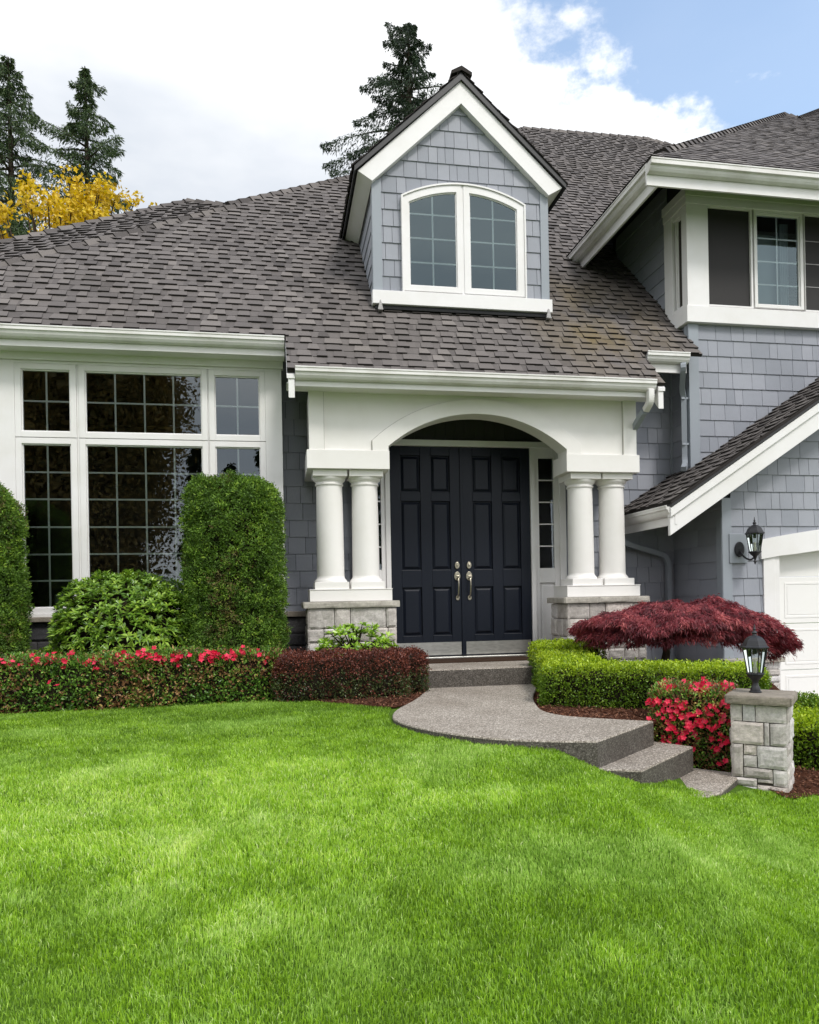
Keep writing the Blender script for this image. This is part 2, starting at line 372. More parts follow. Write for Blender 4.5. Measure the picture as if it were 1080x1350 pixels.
def np_mesh(name, verts, quads=None, tris=None, var=None, mats=(), parent=None, org=(0, 0, 0), smooth=False):
    me = bpy.data.meshes.new(name); org = np.array(org, np.float32)
    nq = 0 if quads is None else len(quads); ntr = 0 if tris is None else len(tris)
    me.vertices.add(len(verts)); me.vertices.foreach_set('co', (verts - org).astype(np.float32).ravel())
    li = []; ls = []
    if nq: li.append(quads.ravel())
    if ntr: li.append(tris.ravel())
    li = np.concatenate(li).astype(np.int32)
    tot = np.concatenate([np.full(nq, 4), np.full(ntr, 3)]).astype(np.int32)
    st = np.concatenate([[0], np.cumsum(tot)[:-1]]).astype(np.int32)
    me.loops.add(len(li)); me.loops.foreach_set('vertex_index', li)
    me.polygons.add(len(tot)); me.polygons.foreach_set('loop_start', st)
    if smooth: me.polygons.foreach_set('use_smooth', np.ones(len(tot), bool))
    if var is not None:
        at = me.attributes.new('rnd', 'FLOAT_COLOR', 'POINT'); c = np.ones((len(verts), 4), np.float32); c[:, :3] = var; at.data.foreach_set('color', c.ravel())
    for q in mats: me.materials.append(M[q])
    me.update(calc_edges=True)
    return link(name, me, parent, Vector([float(q) for q in org]))
def empty(name, loc):
    o = bpy.data.objects.new(name, None); COL.objects.link(o); o.location = loc; o.empty_display_size = .2
    WO[o.name] = Vector(loc); return o
def tag(o, label=None, cat=None, group=None, kind=None):
    if label: o['label'] = label
    if cat: o['category'] = cat
    if group: o['group'] = group
    if kind: o['kind'] = kind
    return o

# value noise (numpy)
def _hash(ix, iy, iz, seed):
    h = (ix.astype(np.int64) * 374761393 + iy.astype(np.int64) * 668265263 + iz.astype(np.int64) * 2147483647 + seed * 974634777) & 0xffffffff
    h = ((h ^ (h >> 13)) * 1274126177) & 0xffffffff
    return ((h ^ (h >> 16)) & 0xffff) / 65535.0
def vnoise(p, scale, seed=0, octs=1):
    p = np.asarray(p, float)
    if p.shape[1] == 2: p = np.c_[p, np.zeros(len(p))]
    tot = 0; amp = 1; nrm = 0
    for o in range(octs):
        q = p * scale * 2 ** o + 100.5 + o * 17; i = np.floor(q).astype(np.int64); f = q - i; f = f * f * (3 - 2 * f); r = 0
        for dx in (0, 1):
            for dy in (0, 1):
                for dz in (0, 1):
                    wgt = (f[:, 0] if dx else 1 - f[:, 0]) * (f[:, 1] if dy else 1 - f[:, 1]) * (f[:, 2] if dz else 1 - f[:, 2])
                    r = r + wgt * _hash(i[:, 0] + dx, i[:, 1] + dy, i[:, 2] + dz, seed + o)
        tot = tot + amp * r; nrm += amp; amp *= .5
    return tot / nrm

# tiles clipped to convex regions
def clip(poly, reg):
    out = poly; k = len(reg)
    area = sum(reg[i][0] * reg[(i + 1) % k][1] - reg[(i + 1) % k][0] * reg[i][1] for i in range(k))
    sg = 1 if area > 0 else -1
    for i in range(k):
        ax, ay = reg[i]; bx, by = reg[(i + 1) % k]; inp = out; out = []
        if not inp: break
        d = [sg * ((bx - ax) * (q[1] - ay) - (by - ay) * (q[0] - ax)) for q in inp]
        for j in range(len(inp)):
            p, q = inp[j], inp[(j + 1) % len(inp)]; dp, dq = d[j], d[(j + 1) % len(inp)]
            if dp >= 0: out.append(p)
            if (dp >= 0) != (dq >= 0):
                t = dp / (dp - dq); out.append((p[0] + t * (q[0] - p[0]), p[1] + t * (q[1] - p[1])))
    return out if len(out) > 2 else []
def emit(mb, fr, tile, regs, v0, v1, t0, t1, rnd, edge_mi, back=-.003):
    o, u, v, n = fr
    for rg in regs:
        xs = [q[0] for q in rg]; ys = [q[1] for q in rg]
        if max(q[0] for q in tile) < min(xs) or min(q[0] for q in tile) > max(xs) or max(q[1] for q in tile) < min(ys) or min(q[1] for q in tile) > max(ys): continue
        pl = clip(list(tile), rg)
        if not pl: continue
        k = len(pl); front = []; bk = []
        for a, b in pl:
            t = t0 + (t1 - t0) * (b - v0) / (v1 - v0); base = o + u * a + v * b
            front.append(base + n * t); bk.append(base + n * back)
        mb.add(front, [tuple(range(k))], 0, rnd)
        mb.add(front + bk, [(i, i + k, (i + 1) % k + k, (i + 1) % k) for i in range(k)], edge_mi, rnd)
def shakes(mb, fr, regs, phase, exp=.19, wmin=.10, wmax=.26, t=.014, rs=0):
    rr = random.Random(rs); us = [q[0] for g in regs for q in g]; vs = [q[1] for g in regs for q in g]
    v = phase - math.ceil((phase - min(vs)) / exp) * exp
    while v < max(vs):
        u = min(us) - rr.random() * .25
        while u < max(us):
            wd = rr.uniform(wmin, wmax); g = .0022
            emit(mb, fr, [(u + g, v + rr.uniform(-.001, .001)), (u + wd - g, v + rr.uniform(-.001, .001)), (u + wd - g, v + exp + .004), (u + g, v + exp + .004)], regs, v, v + exp, t + rr.uniform(-.001, .001), .003, rr.random(), 0)
            u += wd
        v += exp
def shingles(mb, fr, regs, exp=.14, rs=0, thick=.022):
    rr = random.Random(rs); us = [q[0] for g in regs for q in g]; vs = [q[1] for g in regs for q in g]
    v = min(vs) - .0
    row = 0
    while v < max(vs):
        u = min(us) - rr.random() * .3
        while u < max(us):
            wd = rr.uniform(.16, .34)
            emit(mb, fr, [(u, v), (u + wd, v), (u + wd, v + exp + .01), (u, v + exp + .01)], regs, v, v + exp, .0065, .001, min(1, max(0, rr.gauss(.42, .17))), 1)
            u += wd
        u = min(us) - rr.random() * .3
        while u < max(us):
            wd = rr.uniform(.10, .21); tp = rr.uniform(.008, .022); dv = rr.uniform(-.004, .004)
            emit(mb, fr, [(u, v - .004 + dv), (u + wd, v - .004 + dv), (u + wd - tp, v + exp), (u + tp, v + exp)], regs, v, v + exp, thick + rr.uniform(-.002, .003), .004, min(1, max(0, rr.gauss(.55, .24))), 1)
            u += wd + rr.uniform(.045, .13)
        v += exp; row += 1
def frame3(o, u, v):
    u = Vector(u).normalized(); v = Vector(v); v = (v - u * v.dot(u)).normalized(); n = u.cross(v).normalized()
    return (Vector(o), u, v, n)
def to_uv(fr, pts):
    o, u, v, n = fr; return [((Vector(p) - o).dot(u), (Vector(p) - o).dot(v)) for p in pts]
def ridge_caps(mb, a, b, nrm, wd=.11, ln=.2):
    a = Vector(a); b = Vector(b); d = (b - a); Lg = d.length; d.normalize(); s = d.cross(Vector(nrm)).normalized(); up = s.cross(d).normalized()
    if up.z < 0: up = -up; s = -s
    k = int(Lg / ln)
    for i in range(k + 1):
        p = a + d * (i * ln); q = a + d * min(Lg, (i + 1) * ln + .03); h0 = .038; h1 = .016; dr = .45
        vs = []
        for P_, h in ((p, h0), (q, h1)):
            vs += [P_ - s * wd - up * (wd * dr) + up * h, P_ + up * (h + .012), P_ + s * wd - up * (wd * dr) + up * h]
        vs += [p - s * wd - up * (wd * dr), p, p + s * wd - up * (wd * dr)]
        r = random.random()
        mb.add(vs, [(0, 1, 4, 3), (1, 2, 5, 4)], 0, r); mb.add(vs, [(6, 7, 1, 0), (7, 8, 2, 1), (6, 0, 3), (8, 5, 2)], 1, r)

def stone_blocks(mb, fr, rects, seed=0, th=.03, rough=.009, gap=.0035):
    """one rough-faced block per rectangle in the u,v plane of fr"""
    o, u, v, n = fr; rr = random.Random(seed); rows = []
    for (u0, u1, v0, v1) in rects:
        u0 += gap; u1 -= gap; v0 += gap; v1 -= gap
        if u1 - u0 < .01 or v1 - v0 < .01: continue
        nu = max(4, min(14, int((u1 - u0) / .018))); nv = max(4, min(12, int((v1 - v0) / .018))); t = th * rr.uniform(.75, 1.2); r = rr.random(); sd = rr.randint(0, 9999)
        gu, gv = np.meshgrid(np.linspace(u0, u1, nu + 1), np.linspace(v0, v1, nv + 1)); pu = gu.ravel().copy(); pv = gv.ravel().copy()
        q = np.c_[pu, pv, np.full(len(pu), sd * .37)]
        h = (vnoise(q, 14, sd, 3) - .5) * 2 * rough + (vnoise(q, 45, sd + 5, 2) - .5) * rough * .8
        ed = np.minimum(np.minimum(pu - u0, u1 - pu), np.minimum(pv - v0, v1 - pv))
        onb = ed < 1e-6
        pu += np.where(onb, (vnoise(q, 30, sd + 3) - .5) * .004, 0); pv += np.where(onb, (vnoise(q, 30, sd + 4) - .5) * .004, 0)
        dep = np.where(onb, t * .72, t + h)
        vs = [o + u * float(a) + v * float(b) + n * float(c) for a, b, c in zip(pu, pv, dep)]
        fs = [(j * (nu + 1) + i, j * (nu + 1) + i + 1, (j + 1) * (nu + 1) + i + 1, (j + 1) * (nu + 1) + i) for j in range(nv) for i in range(nu)]
        mb.add(vs, fs, 0, r)
        ring = [i for i in range(nu + 1)] + [j * (nu + 1) + nu for j in range(1, nv + 1)] + [nv * (nu + 1) + i for i in range(nu - 1, -1, -1)] + [j * (nu + 1) for j in range(nv - 1, 0, -1)]
        rv = [vs[i] for i in ring]; bk = [p - n * (t * .72) for p in rv]; k = len(rv)
        mb.add(rv + bk, [(i, i + k, (i + 1) % k + k, (i + 1) % k) for i in range(k)], 0, r)
def ashlar(u0, u1, v0, v1, seed, hs=(.10, .20), ws=(.10, .30)):
    rr = random.Random(seed); out = []; v = v1
    while v > v0 + .02:
        h = min(rr.uniform(*hs), v - v0)
        if v - h - v0 < .05: h = v - v0
        u = u0
        while u < u1 - .01:
            wd = min(rr.uniform(*ws), u1 - u)
            if u1 - u - wd < .06: wd = u1 - u
            if h > .13 and wd > .1 and rr.random() < .28:
                k = rr.uniform(.35, .65); out += [(u, u + wd, v - h * k, v), (u, u + wd, v - h, v - h * k)]
            else: out.append((u, u + wd, v - h, v))
            u += wd
        v -= h
    return out
X_, Y_, Z_ = Vector((1, 0, 0)), Vector((0, 1, 0)), Vector((0, 0, 1))

# leaves ------------------------------------------------------------
def norm(a): return a / np.maximum(np.linalg.norm(a, axis=1, keepdims=True), 1e-9)
def leaf_arrays(P, D, Nn, ln, wd, fold=.25, droop=0.0):
    """P base points, D directions, Nn face normals: folded diamonds, two triangles each"""
    k = len(P); D = norm(D); S = norm(np.cross(D, Nn)); U = norm(np.cross(S, D))
    ln = np.broadcast_to(ln, (k,))[:, None]; wd = np.broadcast_to(wd, (k,))[:, None]
    mid = P + D * ln * .5 - Z3 * (droop * ln * .15)
    V = np.empty((k, 4, 3)); V[:, 0] = P; V[:, 1] = mid + S * wd * .5 + U * wd * fold; V[:, 2] = P + D * ln - Z3 * (droop * ln * .5); V[:, 3] = mid - S * wd * .5 + U * wd * fold
    b = np.arange(k)[:, None] * 4
    T = np.concatenate([b + np.array([0, 1, 2]), b + np.array([0, 2, 3])])
    return V.reshape(-1, 3), T
Z3 = np.array([[0, 0, 1.0]])
def leaf_obj(name, P, D, Nn, ln, wd, r, z, mat, parent, org, fold=.25, droop=0.0):
    V, T = leaf_arrays(P, D, Nn, ln, wd, fold, droop)
    var = np.zeros((len(V), 3)); var[:, 0] = np.repeat(np.clip(r, 0, 1), 4); var[:, 2] = np.repeat(np.clip(z, 0, 1), 4)
    return np_mesh(name, V, tris=T, var=var, mats=(mat,), parent=parent, org=org)
def rbox_points(k, hx, hy, hz, r, rng):
    """points and normals on a rounded box's top and sides, centre at its middle"""
    A = np.array([4 * hx * hy, 4 * hx * hz, 4 * hx * hz, 4 * hy * hz, 4 * hy * hz]); f = rng.choice(5, k, p=A / A.sum())
    q = rng.uniform(-1, 1, (k, 3)) * [hx, hy, hz]
    q[f == 0, 2] = hz; q[f == 1, 1] = -hy; q[f == 2, 1] = hy; q[f == 3, 0] = -hx; q[f == 4, 0] = hx
    core = np.clip(q, -np.array([hx - r, hy - r, hz - r]), np.array([hx - r, hy - r, hz - r])); core[:, 2] = np.maximum(core[:, 2], np.minimum(q[:, 2], hz - r))
    nn = norm(q - core); return core + nn * r, nn
def place(P, Nn, c, yaw):
    ca, sa = math.cos(yaw), math.sin(yaw); Rm = np.array([[ca, -sa, 0], [sa, ca, 0], [0, 0, 1]])
    return P @ Rm.T + np.array(c), Nn @ Rm.T
def rand_dir(k, rng): return norm(rng.normal(size=(k, 3)))
def core_box(name, c, yaw, hx, hy, hz, r, parent, org, mat='darkwood'):
    """the dense twiggy inside of a clipped shrub"""
    mb = MB(); nu, nv = 20, 12; vs = []
    for j in range(nv + 1):
        th = PI * j / nv - PI / 2
        for i in range(nu):
            ph = 2 * PI * i / nu; d = np.array([math.cos(th) * math.cos(ph), math.cos(th) * math.sin(ph), math.sin(th)])
            e = np.sign(d) * np.abs(d) ** .35; m_ = np.max(np.abs(e)); e = e / m_ * [hx, hy, hz]
            cr = np.clip(e, [-hx + r, -hy + r, -hz + r], [hx - r, hy - r, hz - r]); dd = e - cr; ln = np.linalg.norm(dd)
            e = cr + (dd / ln * r if ln > 1e-6 else dd)
            e = e * (1 + .05 * (random.random() - .5)); ca, sa = math.cos(yaw), math.sin(yaw)
            vs.append((c[0] + e[0] * ca - e[1] * sa, c[1] + e[0] * sa + e[1] * ca, c[2] + e[2]))
    fs = [(j * nu + i, j * nu + (i + 1) % nu, (j + 1) * nu + (i + 1) % nu, (j + 1) * nu + i) for j in range(nv) for i in range(nu)]
    mb.add(vs, fs)
    return mb.build(name, mat, parent, smooth='all')

# ------------------------------------------------------------------ terrain and paving
def sstep(a, b, x):
    t = np.clip((x - a) / (b - a), 0, 1); return t * t * (3 - 2 * t)
def lawn_z(x, y):
    x = np.asarray(x, float); y = np.asarray(y, float)
    yd = np.log1p(np.exp((4.3 - y) / .35)) * .35
    xd = np.clip(x - 1.65, 0, 50)
    z = -.239 - .13 * np.minimum(yd, 7) - .42 * (1 - np.exp(-xd / .8))
    z = z + .018 * (vnoise(np.c_[x.ravel(), y.ravel()], .9, 3, 2).reshape(x.shape) - .5)
    return z
def bed_z(x, y):
    x = np.asarray(x, float); y = np.asarray(y, float)
    s = (x - 1.9) * .64 - (y - 4.2) * .77
    z = np.where(x < 1.3, -.222, -.232 - .47 * sstep(-.05, .62, s))
    z = np.maximum(z, lawn_z(x, y) + .02 - .3 * (x < 1.3)) if True else z
    return z
def grid_mesh(name, xs, ys, zf, mat, kind='structure', keep=None):
    gx, gy = np.meshgrid(xs, ys); gz = zf(gx, gy); nx, ny = len(xs), len(ys)
    V = np.c_[gx.ravel(), gy.ravel(), gz.ravel()]
    j, i = np.meshgrid(np.arange(ny - 1), np.arange(nx - 1), indexing='ij'); a = (j * nx + i).ravel()
    Q = np.c_[a, a + 1, a + nx + 1, a + nx]
    if keep is not None:
        c = (V[Q[:, 0]] + V[Q[:, 2]]) / 2; Q = Q[inpoly(c[:, 0], c[:, 1], keep)]
    return tag(np_mesh(name, V, quads=Q, mats=(mat,), smooth=True), kind=kind)
def inpoly(x, y, poly):
    r = np.zeros(len(x), bool); k = len(poly)
    for i in range(k):
        x0, y0 = poly[i]; x1, y1 = poly[(i + 1) % k]
        c = ((y0 > y) != (y1 > y)) & (x < (x1 - x0) * (y - y0) / (y1 - y0 + 1e-12) + x0); r ^= c
    return r
tag(MB().add([(-400, -400, -1.6), (400, -400, -1.6), (400, 600, -1.6), (-400, 600, -1.6)], [(0, 1, 2, 3)]).build('ground', 'earth'), kind='structure')
tag(MB().box(-60, 60, -14, -5.2, -1.30, -1.24).build('added_unseen_street', 'drive'), kind='structure')  # unseen street added behind the camera, pale to temper the green lawn bounce
mb = MB(); mb.box(-60, 60, -5.2, -5.05, -1.35, -1.12); tag(mb.build('added_unseen_kerb', 'drive'), kind='structure')  # edge of the unseen street added for bounce light
lx = np.concatenate([np.linspace(-40, -6, 18), np.linspace(-5.8, 6, 150), np.linspace(6.3, 40, 18)])
ly = np.concatenate([np.linspace(-5.05, -1, 8), np.linspace(-.8, 8.3, 120)])
grid_mesh('lawn', lx, ly, lawn_z, 'lawnbase')

LAWN_EDGE = [(-9, 6.9), (-4, 6.55), (-2.4, 6.6), (-1.3, 6.72), (-.3, 6.84), (.15, 6.72), (.45, 6.42), (.72, 6.16), (.90, 6.0), (.83, 5.7), (.79, 5.3), (.92, 4.88), (1.24, 4.46), (1.9, 4.185),
             (2.125, 4.09), (2.44, 4.34), (2.56, 4.14), (2.70, 4.13), (2.86, 4.22), (3.02, 4.30), (3.18, 4.20), (3.42, 4.2), (3.9, 4.3), (9, 4.6), (9, -6), (-9, -6)]
bedL = [(-9, 6.9), (-4, 6.55), (-2.4, 6.6), (-1.3, 6.72), (-.3, 6.84), (.15, 6.72), (.45, 6.42), (.72, 6.16), (.90, 6.0), (1.2, 6.2), (1.5, 7.3), (1.5, 8.4), (-9, 8.4)]
bedR = [(2.9, 8.4), (2.6, 7.1), (2.2, 6.3), (2.02, 5.6), (1.99, 5.34), (2.05, 5.15), (2.2, 4.98), (2.55, 4.76), (2.66, 4.88), (2.86, 4.72), (3.02, 4.62), (3.14, 4.50), (3.10, 4.2), (3.14, 4.1), (3.42, 4.2), (3.9, 4.3), (6, 4.4), (6, 5.6), (4.9, 6.4), (4.9, 8.4)]
grid_mesh('mulch_ground', np.linspace(-7, 1.6, 200), np.linspace(6, 8.4, 60), bed_z, 'soil', keep=bedL)
grid_mesh('mulch_soil', np.linspace(1.9, 6, 120), np.linspace(4.0, 8.4, 120), bed_z, 'soil', keep=bedR)
def slab(mb, poly, z0, z1, top=0, side=1, rd=.012):
    """paving slab: aggregate top, darker formed sides, eased edge"""
    k = len(poly); c = (sum(p[0] for p in poly) / k, sum(p[1] for p in poly) / k)
    area = sum(poly[i][0] * poly[(i + 1) % k][1] - poly[(i + 1) % k][0] * poly[i][1] for i in range(k))
    if area < 0: poly = poly[::-1]
    def inset(d):
        o = []
        for i in range(k):
            a, b, e = Vector(poly[i - 1]), Vector(poly[i]), Vector(poly[(i + 1) % k])
            n1 = Vector((-(b - a).y, (b - a).x)).normalized(); n2 = Vector((-(e - b).y, (e - b).x)).normalized(); m = (n1 + n2)
            m = m / max(m.dot(n1), .3); o.append((b.x + m.x * d, b.y + m.y * d))
        return o
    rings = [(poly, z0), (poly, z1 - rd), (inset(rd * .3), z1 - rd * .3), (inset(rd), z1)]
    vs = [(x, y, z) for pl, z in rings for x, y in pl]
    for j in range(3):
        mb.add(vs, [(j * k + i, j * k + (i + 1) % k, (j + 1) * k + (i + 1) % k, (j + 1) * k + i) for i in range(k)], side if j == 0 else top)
    mb.add([vs[3 * k + i] for i in range(k)], [tuple(range(k))], top)
def smooth_pts(pts, n=5):
    out = []; k = len(pts)
    for i in range(k - 1):
        p0, p1, p2, p3 = pts[max(i - 1, 0)], pts[i], pts[i + 1], pts[min(i + 2, k - 1)]
        for j in range(n):
            t = j / n
            out.append(tuple(.5 * ((2 * p1[a]) + (-p0[a] + p2[a]) * t + (2 * p0[a] - 5 * p1[a] + 4 * p2[a] - p3[a]) * t * t + (-p0[a] + 3 * p1[a] - 3 * p2[a] + p3[a]) * t ** 3) for a in (0, 1)))
    return out + [pts[-1]]
left = smooth_pts([(1.46, 7.2), (1.30, 6.7), (1.12, 6.25), (.93, 5.85), (.84, 5.55), (.83, 5.27), (.96, 4.90), (1.26, 4.50), (1.56, 4.31), (1.895, 4.20)])
right = smooth_pts([(2.565, 4.755), (2.40, 4.87), (2.22, 5.00), (2.07, 5.15), (2.01, 5.34), (2.03, 5.6), (2.2, 6.2), (2.5, 6.9), (2.62, 7.2)])
WALK = left + right
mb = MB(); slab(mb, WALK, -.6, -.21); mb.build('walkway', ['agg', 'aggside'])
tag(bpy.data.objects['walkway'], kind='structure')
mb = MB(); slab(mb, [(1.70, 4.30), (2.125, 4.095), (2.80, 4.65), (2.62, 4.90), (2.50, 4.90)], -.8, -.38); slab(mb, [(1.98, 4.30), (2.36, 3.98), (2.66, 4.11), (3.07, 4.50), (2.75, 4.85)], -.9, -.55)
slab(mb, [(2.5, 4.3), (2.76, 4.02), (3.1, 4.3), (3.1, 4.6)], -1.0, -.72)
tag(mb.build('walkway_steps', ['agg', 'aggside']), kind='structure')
mb = MB(); slab(mb, [(1.19, 7.07), (3.02, 7.07), (3.02, 8.36), (1.19, 8.36)], -.6, -.03); mb.box(.3, 1.188, 7.52, 8.36, -.6, -.034); mb.box(3.022, 3.9, 7.52, 8.36, -.6, -.034)
tag(mb.build('porch_floor', ['agg', 'aggside']), kind='structure')
tag(MB().add([(4.9, 5.9, -.640), (14, 5.0, -.640), (14, 8.0, -.620), (4.9, 8.0, -.620), (4.9, 6.4, -.635)], [(0, 1, 2, 3, 4)]).build('driveway', 'drive'), kind='structure')

# ------------------------------------------------------------------ the house
H = empty('house', (2.11, 8.35, -.03))
tag(H, 'blue grey shingled house with white trim, arched entry portico and brown shingle roof', 'house')
SLOPE = 1 / math.sqrt(2)
def part(mb, name, mats, parent=None, **k): return mb.build(name, mats, parent or H, **k)
# solid wall bodies behind the cladding
mb = MB()
mb.box(.068, .86, 8.37, 8.55, -.7, 4.0); mb.box(.86, 3.40, 8.37, 8.55, 2.50, 4.0); mb.box(3.40, 4.82, 8.37, 8.55, -.7, 4.0)
mb.box(4.84, 5.10, 7.36, 7.94, -.8, 2.10); mb.box(4.84, 5.10, 7.9405, 8.6, -.8, 1.63); mb.box(4.84, 4.98, 7.95, 9.9, 1.63, 5.9)
mb.box(4.985, 11, 7.95, 8.1, 1.75, 4.0); mb.prism_y([(5.10, 1.1), (7.95, 1.5), (7.95, 4.05), (5.10, 2.22)], 7.36, 7.45)
mb.box(.04, .066, 7.97, 8.55, -.7, 3.2); mb.box(-5.2, -2.6, 8.0, 8.2, -.7, 3.15)
split(mb, 'wall', 'backing')
SID = ['siding', 'siding']
fb = (Vector((0, 8.352, 0)), X_, Z_, -Y_)
mb = MB(); shakes(mb, fb, [[(.07, .52), (.86, .52), (.86, 4.0), (.07, 4.0)]], 2.72, rs=1)
part(mb, 'siding', SID)
mb = MB(); x = .862
while x < 3.38: mb.box(x, min(x + .118, 3.38), 8.34 + .002 * random.random(), 8.365, 2.501, 2.80); x += .12
part(mb, 'transom_boards', 'soffit', bevel=.003)
mb = MB(); shakes(mb, fb, [[(3.381, -.5), (4.82, -.5), (4.82, 4.0), (3.381, 4.0)]], 2.72, rs=3); part(mb, 'siding', SID)
fl = (Vector((4.822, 0, 0)), -Y_, Z_, -X_)
mb = MB(); shakes(mb, fl, [[(-8.35, -.5), (-7.36, -.5), (-7.36, 1.62), (-8.35, 1.62)], [(-7.968, 1.62), (-7.36, 1.62), (-7.36, 2.10), (-7.968, 2.10)]], 1.028, wmin=.4, wmax=.9, rs=4)
shakes(mb, fl, [[(-8.35, 1.62), (-7.97, 1.62), (-7.97, 4.1), (-8.35, 4.1)]], 2.72, wmin=.4, wmax=.9, rs=5); part(mb, 'siding', SID)
mb = MB(); shakes(mb, fl, [[(-9.75, 4.1), (-8.37, 4.1), (-8.37, 5.75), (-9.75, 5.75)]], 2.72, wmin=.4, wmax=.9, rs=6); part(mb, 'siding', SID)
fu = (Vector((0, 7.932, 0)), X_, Z_, -Y_)
mb = MB(); shakes(mb, fu, [[(4.93, 1.9), (9.2, 1.9), (9.2, 3.86), (4.93, 3.86)]], 2.918, rs=7); part(mb, 'siding', SID)
fg = (Vector((0, 7.342, 0)), X_, Z_, -Y_)
mb = MB(); shakes(mb, fg, [[(4.922, -.05), (5.30, -.05), (5.30, 1.8), (4.922, 1.8)], [(5.30, 1.2), (8, 1.5), (8, 4.1), (5.30, 2.36)], [(4.922, 1.8), (5.30, 1.8), (5.30, 2.36), (4.922, 2.12)]], 1.028, exp=.191, rs=8); part(mb, 'siding', SID)
# corner boards
mb = MB(); mb.box(4.806, 4.920, 7.322, 7.358, -.05, 1.72); mb.box(4.800, 4.8055, 7.33, 7.43, -.05, 1.5)
split(mb, 'corner_board', 'sidetrim', bevel=.003)
mb = MB(); mb.box(4.80, 4.930, 7.908, 7.946, 2.05, 3.856); mb.box(4.797, 4.802, 7.947, 8.0, 2.0, 3.85)
split(mb, 'corner_board', 'sidetrim', bevel=.003)
mb = MB(); mb.box(4.795, 4.82, 8.315, 8.35, 1.6, 4.0); split(mb, 'corner_board', 'sidetrim', bevel=.002)
# stone bases
mb = MB(); mb.box(-5.2, .05, 7.97, 8.1, -.7, .50); mb.box(.05, .3, 8.345, 8.5, -.7, .49)
split(mb, 'foundation', 'mortar')
mb = MB(); stone_blocks(mb, (Vector((0, 7.965, 0)), X_, Z_, -Y_), ashlar(-4.6, .05, -.42, .50, 5, (.14, .22), (.2, .45)), 5, .03, .006); part(mb, 'slate_base', 'slate'); mb = MB()
stone_blocks(mb, (Vector((0, 8.34, 0)), X_, Z_, -Y_), ashlar(.06, .32, -.42, .49, 6, (.12, .2), (.2, .3)), 6, .03, .006)
part(mb, 'slate_base', 'slate')
mb = MB(); mb.box(-5.2, .08, 7.88, 7.99, .505, .552); mb.box(.085, .30, 8.27, 8.36, .495, .555); split(mb, 'stone_ledge', 'stonecap', bevel=.006)
mb = MB(); mb.box(4.83, 5.47, 7.325, 7.36, -.9, -.10); split(mb, 'foundation', 'mortar')
mb = MB(); stone_blocks(mb, (Vector((0, 7.32, 0)), X_, Z_, -Y_), ashlar(4.80, 5.47, -.85, -.10, 9, (.12, .2), (.16, .32)), 9); part(mb, 'stone_base', 'stone')
mb = MB(); mb.box(4.76, 5.50, 7.25, 7.355, -.10, -.05); part(mb, 'stone_ledge', 'paleledge', bevel=.006)

# --- windows
GL = {}
def sash(parent, x0, x1, z0, z1, y, cols, rows, fw=.05, glass='glass', name='window', axis='y', arc=None, munt='muntin', mz=None, mx=None):
    """frame around the glass x0..x1, z0..z1; glass set back; bars between the panes"""
    def T(a, d, b):
        return (a, y + d, b) if axis == 'y' else (y + d, a, b)
    def boxm(mb, a0, a1, d0, d1, b0, b1):
        p, q = T(a0, d0, b0), T(a1, d1, b1); mb.box(min(p[0], q[0]), max(p[0], q[0]), min(p[1], q[1]), max(p[1], q[1]), b0, b1)
    mb = MB()
    boxm(mb, x0 - fw, x0, 0, .07, z0 - fw, z1 + fw); boxm(mb, x1, x1 + fw, 0, .07, z0 - fw, z1 + fw)
    boxm(mb, x0, x1, 0, .07, z1, z1 + fw); boxm(mb, x0, x1, 0, .07, z0 - fw, z0)
    s = .012
    boxm(mb, x0, x0 + s, .018, .06, z0, z1); boxm(mb, x1 - s, x1, .018, .06, z0, z1); boxm(mb, x0 + s, x1 - s, .018, .06, z1 - s, z1); boxm(mb, x0 + s, x1 - s, .018, .06, z0, z0 + s)
    f = part(mb, name, 'white', parent, bevel=.003)
    mb = MB(); mb.add([T(x0 + s, .035, z0 + s), T(x1 - s, .035, z0 + s), T(x1 - s, .035, z1 - s), T(x0 + s, .035, z1 - s)], [(0, 1, 2, 3)]); part(mb, 'pane', glass, f if parent is None else parent)
    if cols > 1 or rows > 1 or mz:
        mb = MB(); t = .0085
        for i in range(1, cols): a = x0 + (x1 - x0) * i / cols; boxm(mb, a - t, a + t, .038, .046, z0, z1)
        for zz in (mz or [z0 + (z1 - z0) * j / rows for j in range(1, rows)]): boxm(mb, x0, x1, .0385, .0455, zz - t, zz + t)
        part(mb, 'muntin', munt, f if parent is None else parent)
    return f
YW = 7.95
lo_z = [.922, 1.191, 1.469, 1.753, 2.028]
for (a, b, c) in ((-2.527, -2.060, 2), (-1.920, -.763, 4), (-.632, -.166, 2)):
    sash(None, a, b, 2.435, 3.065, YW, c, 2, .058); sash(None, a, b, .645, 2.311, YW, c, 6, .058, mz=lo_z)
mb = MB()   # casing, mullions and header around the big window
mb.box(-2.001, -1.979, 7.962, 8.0, .587, 3.123); mb.box(-.704, -.691, 7.962, 8.0, .587, 3.123)
for a, b in ((-2.585, -2.003), (-1.978, -.706), (-.69, -.108)): mb.box(a, b, 7.964, 8.0, 2.370, 2.376)
mb.box(-2.64, .066, 7.93, 7.99, .553, .586); mb.box(-.107, .066, 7.945, 8.0, .587, 3.15); mb.box(-5.2, -2.586, 7.945, 8.0, .553, 3.15)
mb.box(-2.586, -.107, 7.95, 8.0, 3.124, 3.15); mb.box(-5.2, .085, 7.915, 8.0, 3.151, 3.40)
part(mb, 'window_casing', 'white', bevel=.003)
mb = MB(); mb.box(-5.2, .10, 7.72, 7.915, 3.225, 3.235); part(mb, 'soffit', 'white')
